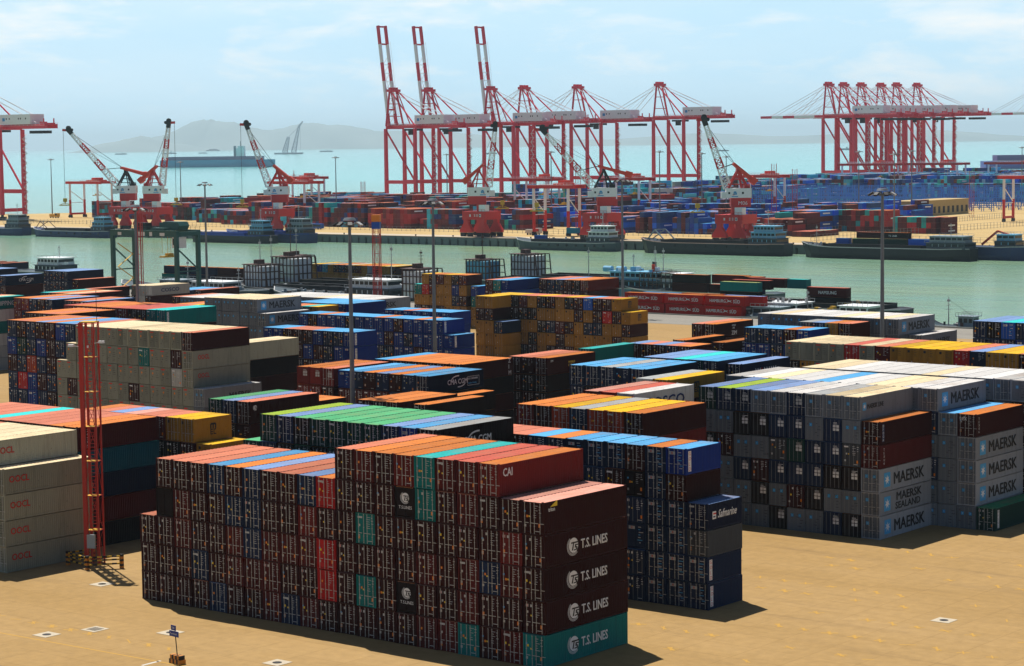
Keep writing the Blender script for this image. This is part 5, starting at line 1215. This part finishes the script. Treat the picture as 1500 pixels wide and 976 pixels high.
by = thing('buoy', (-2390, 2420, -4), 'red navigation buoy on the sea left of the raised booms', 'buoy'); MB().tube((0, 0, 0), (0, 0, 2), 2.2, 12).build('float', BRED, by); MB().tube((0, 0, 2), (0, 0, 9), .9, 8, r2=.3).build('tower', BRED, by)
HILLM, n, l, b = nodes('hill_haze_green'); z = noise(n, l, .0012, 7); f = ramp(n, l, z.outputs[0], .35, .7); l.new(mixc(n, l, f.outputs[0], (.13, .19, .20), (.19, .25, .25)), b.inputs['Base Color']); b.inputs['Roughness'].default_value = .9  # hill colour paled and blued, distant haze painted into it
def hills(name, X0, Y0, prof, dep):
    """a ridge facing the camera: prof = (x offset, height) along the camera's right, real depth dep"""
    rd = random.Random(5); P = []
    Pn = []
    for (a, h0), (c, h1) in zip(prof, prof[1:]):
        for k in range(8): s = k/8; ss = s*s*(3-2*s); Pn.append((a+(c-a)*s, h0+(h1-h0)*ss))
    Pn.append(prof[-1]); vs = []; NR = 7
    for j in range(NR):
        q = j/(NR-1); s = math.sin(math.pi*q)
        for x, h in Pn: vs.append((X0+x+rd.uniform(-12, 12), Y0+(q-.5)*dep, -6+h*s*rd.uniform(.95, 1.02)))
    n_ = len(Pn); fs = [(j*n_+k, j*n_+k+1, (j+1)*n_+k+1, (j+1)*n_+k) for j in range(NR-1) for k in range(n_-1)]
    ct, st_ = math.cos(TH), math.sin(TH)
    W_ = [(CAMU+x*ct-y*st_, CAMV+x*st_+y*ct, z) for x, y, z in vs]
    o = MB().add(W_, fs).build(name, HILLM); struct(o); [setattr(p, 'use_smooth', True) for p in o.data.polygons]
hills('hills', 0, 22000, [(-4330, 0), (-3960, 100), (-3640, 160), (-3300, 85), (-2930, 25)], 1300)
hills('hills', 0, 26000, [(-4457, 0), (-4086, 185), (-3566, 370), (-3343, 345), (-2823, 235), (-2377, 308), (-2080, 290), (-1486, 209), (-743, 185), (0, 110), (1040, 74), (2229, 136), (3269, 87), (4754, 148), (6240, 49)], 2600)

# ---------------------------------------------------------------- yard floor details
XM = paint('yard_yellow_paint', (.54, .30, .045), .85, 0, .3, 6); WL = paint('yard_white_paint', (.62, .60, .55), .8, 0, .3)
m_ = MB(); rd = random.Random(11)
def xmark(u, v):
    for j_, a in enumerate((.55, -.55, 1.57+.55)):
        if rd.random() < .25: continue
        c, s = math.cos(a), math.sin(a); w = rd.uniform(.06, .12); L = rd.uniform(.5, .8); zz = .006+j_*.003
        m_.add([(u-c*L+s*w, v-s*L-c*w, zz), (u+c*L+s*w, v+s*L-c*w, zz), (u+c*L-s*w, v+s*L+c*w, zz), (u-c*L-s*w, v-s*L+c*w, zz)], [(0, 1, 2, 3)])
for v in (-1.2, 12.6, 19.3, 26.3, 33.2, 40.4, 44.9, 54.6, 58.4, 66.0):
    for k in range(28):
        u = -6.5+k*2.72+rd.uniform(-.15, .15)
        if (v < 14 and u < 3) or (26 < v < 35 and u < 2): continue
        if rd.random() < .66: xmark(u, v+rd.uniform(-.1, .1))
for v in (-14.6,):
    for k in range(12): xmark(-62+k*2.7, v+.8)
struct(m_.build('yard_markings', XM))
m_ = MB(); m_.add([(-60, -19.0, .005), (-10, -17.1+1.9*.0, .005), (-10, -16.9, .005), (-60, -18.8, .005)], [(0, 1, 2, 3)]); m_.add([(12, -9, .005), (60, -7.2, .005), (60, -7.0, .005), (12, -8.8, .005)], [(0, 1, 2, 3)]); struct(m_.build('yard_lines', XM))
m_ = MB()
for k in range(6): m_.add([(-29.6, -19.6-k*6, .005), (-29.3, -19.6-k*6, .005), (-29.3, -17.4-k*6, .005), (-29.6, -17.4-k*6, .005)], [(0, 1, 2, 3)])
struct(m_.build('yard_dashes', WL))
PALE = paint('pale_slab', (.56, .48, .36), .85, 0, .3, 2)
for (u, v), lab in zip([(18.5, 37.2), (-60.2, 2.5), (-46.0, -16.5), (-44.1, -12.3), (-37.2, -9.1), (-20.5, -11.9)],
                       ['square pale drain slab alone on the open floor at right', 'square pale drain slab near the mast shadow', 'square pale drain slab nearest the left edge', 'square drain slab with wide dark grating at left', 'square pale drain slab just behind the blue sign', 'square pale drain slab at the bottom edge below the brown stack']):
    t = thing('drain_slab', (u, v, 0), lab, 'drain cover', 'square drain slabs in the yard floor'); b = MB().box(-.95, -.95, .004, .95, .95, .03); b.build('slab', PALE, t)
    if 'grating' in lab:
        g = MB()
        for k in range(6): g.box(-.6+k*.22, -.6, .032, -.5+k*.22, .6, .042)
        g.build('grating', DARK, t)
    else: MB().tube((0, 0, .032), (0, 0, .042), .42, 18).build('lid', DARK, t)
t = thing('yard_sign', (-27.5, -17.2, 0), 'small blue direction sign on a striped concrete block', 'sign', None, -.1)
ST2 = MB()
for k in range(6):
    for j in range(2): ST2.box(-.75+k*.25+j*.06, -.35+j*.06, j*.4, -.5+k*.25-(.06*j if k == 5 else -.06*j), .35-j*.06, .4+j*.36, (k+j) % 2)
ST2.build('base', [DARK, paint('sign_orange', (.72, .26, .02), .6, 0, .35)], t)
MB().tube((0, 0, .7), (-.28, 0, 3.2), .045, 8).build('post', DARK, t)
BLS_ = paint('sign_blue', (.015, .045, .30), .5)
q = MB().box(-.95, -.09, 2.35, .35, -.05, 2.85).build('board', BLS_, t); q2 = MB().box(-.72, -.085, 2.9, -.02, -.05, 3.35).build('small_board', BLS_, t)
link('lettering', textmesh('Terminal', .27, WHITE), q, MFRONT(-.86, -.097, 2.52)); link('lettering', textmesh('7/8', .3, WHITE), q2, MFRONT(-.60, -.092, 3.02))

# ---------------------------------------------------------------- sea haze
hz = MB().box(-60500, -4300, -12, 20500, 62500, 460).build('haze', [])
hm = bpy.data.materials.new('haze_air'); hm.use_nodes = True; hn = hm.node_tree.nodes; hl = hm.node_tree.links
hn.remove(hn['Principled BSDF']); pv = hn.new('ShaderNodeVolumePrincipled'); hl.new(pv.outputs[0], hn['Material Output'].inputs['Volume'])
pv.inputs['Color'].default_value = (.66, .88, 1, 1); pv.inputs['Density'].default_value = 3.6e-5; pv.inputs['Anisotropy'].default_value = .25
hz.data.materials.append(hm); tag(hz, 'pale blue sea haze over the harbour', 'haze', kind='stuff')
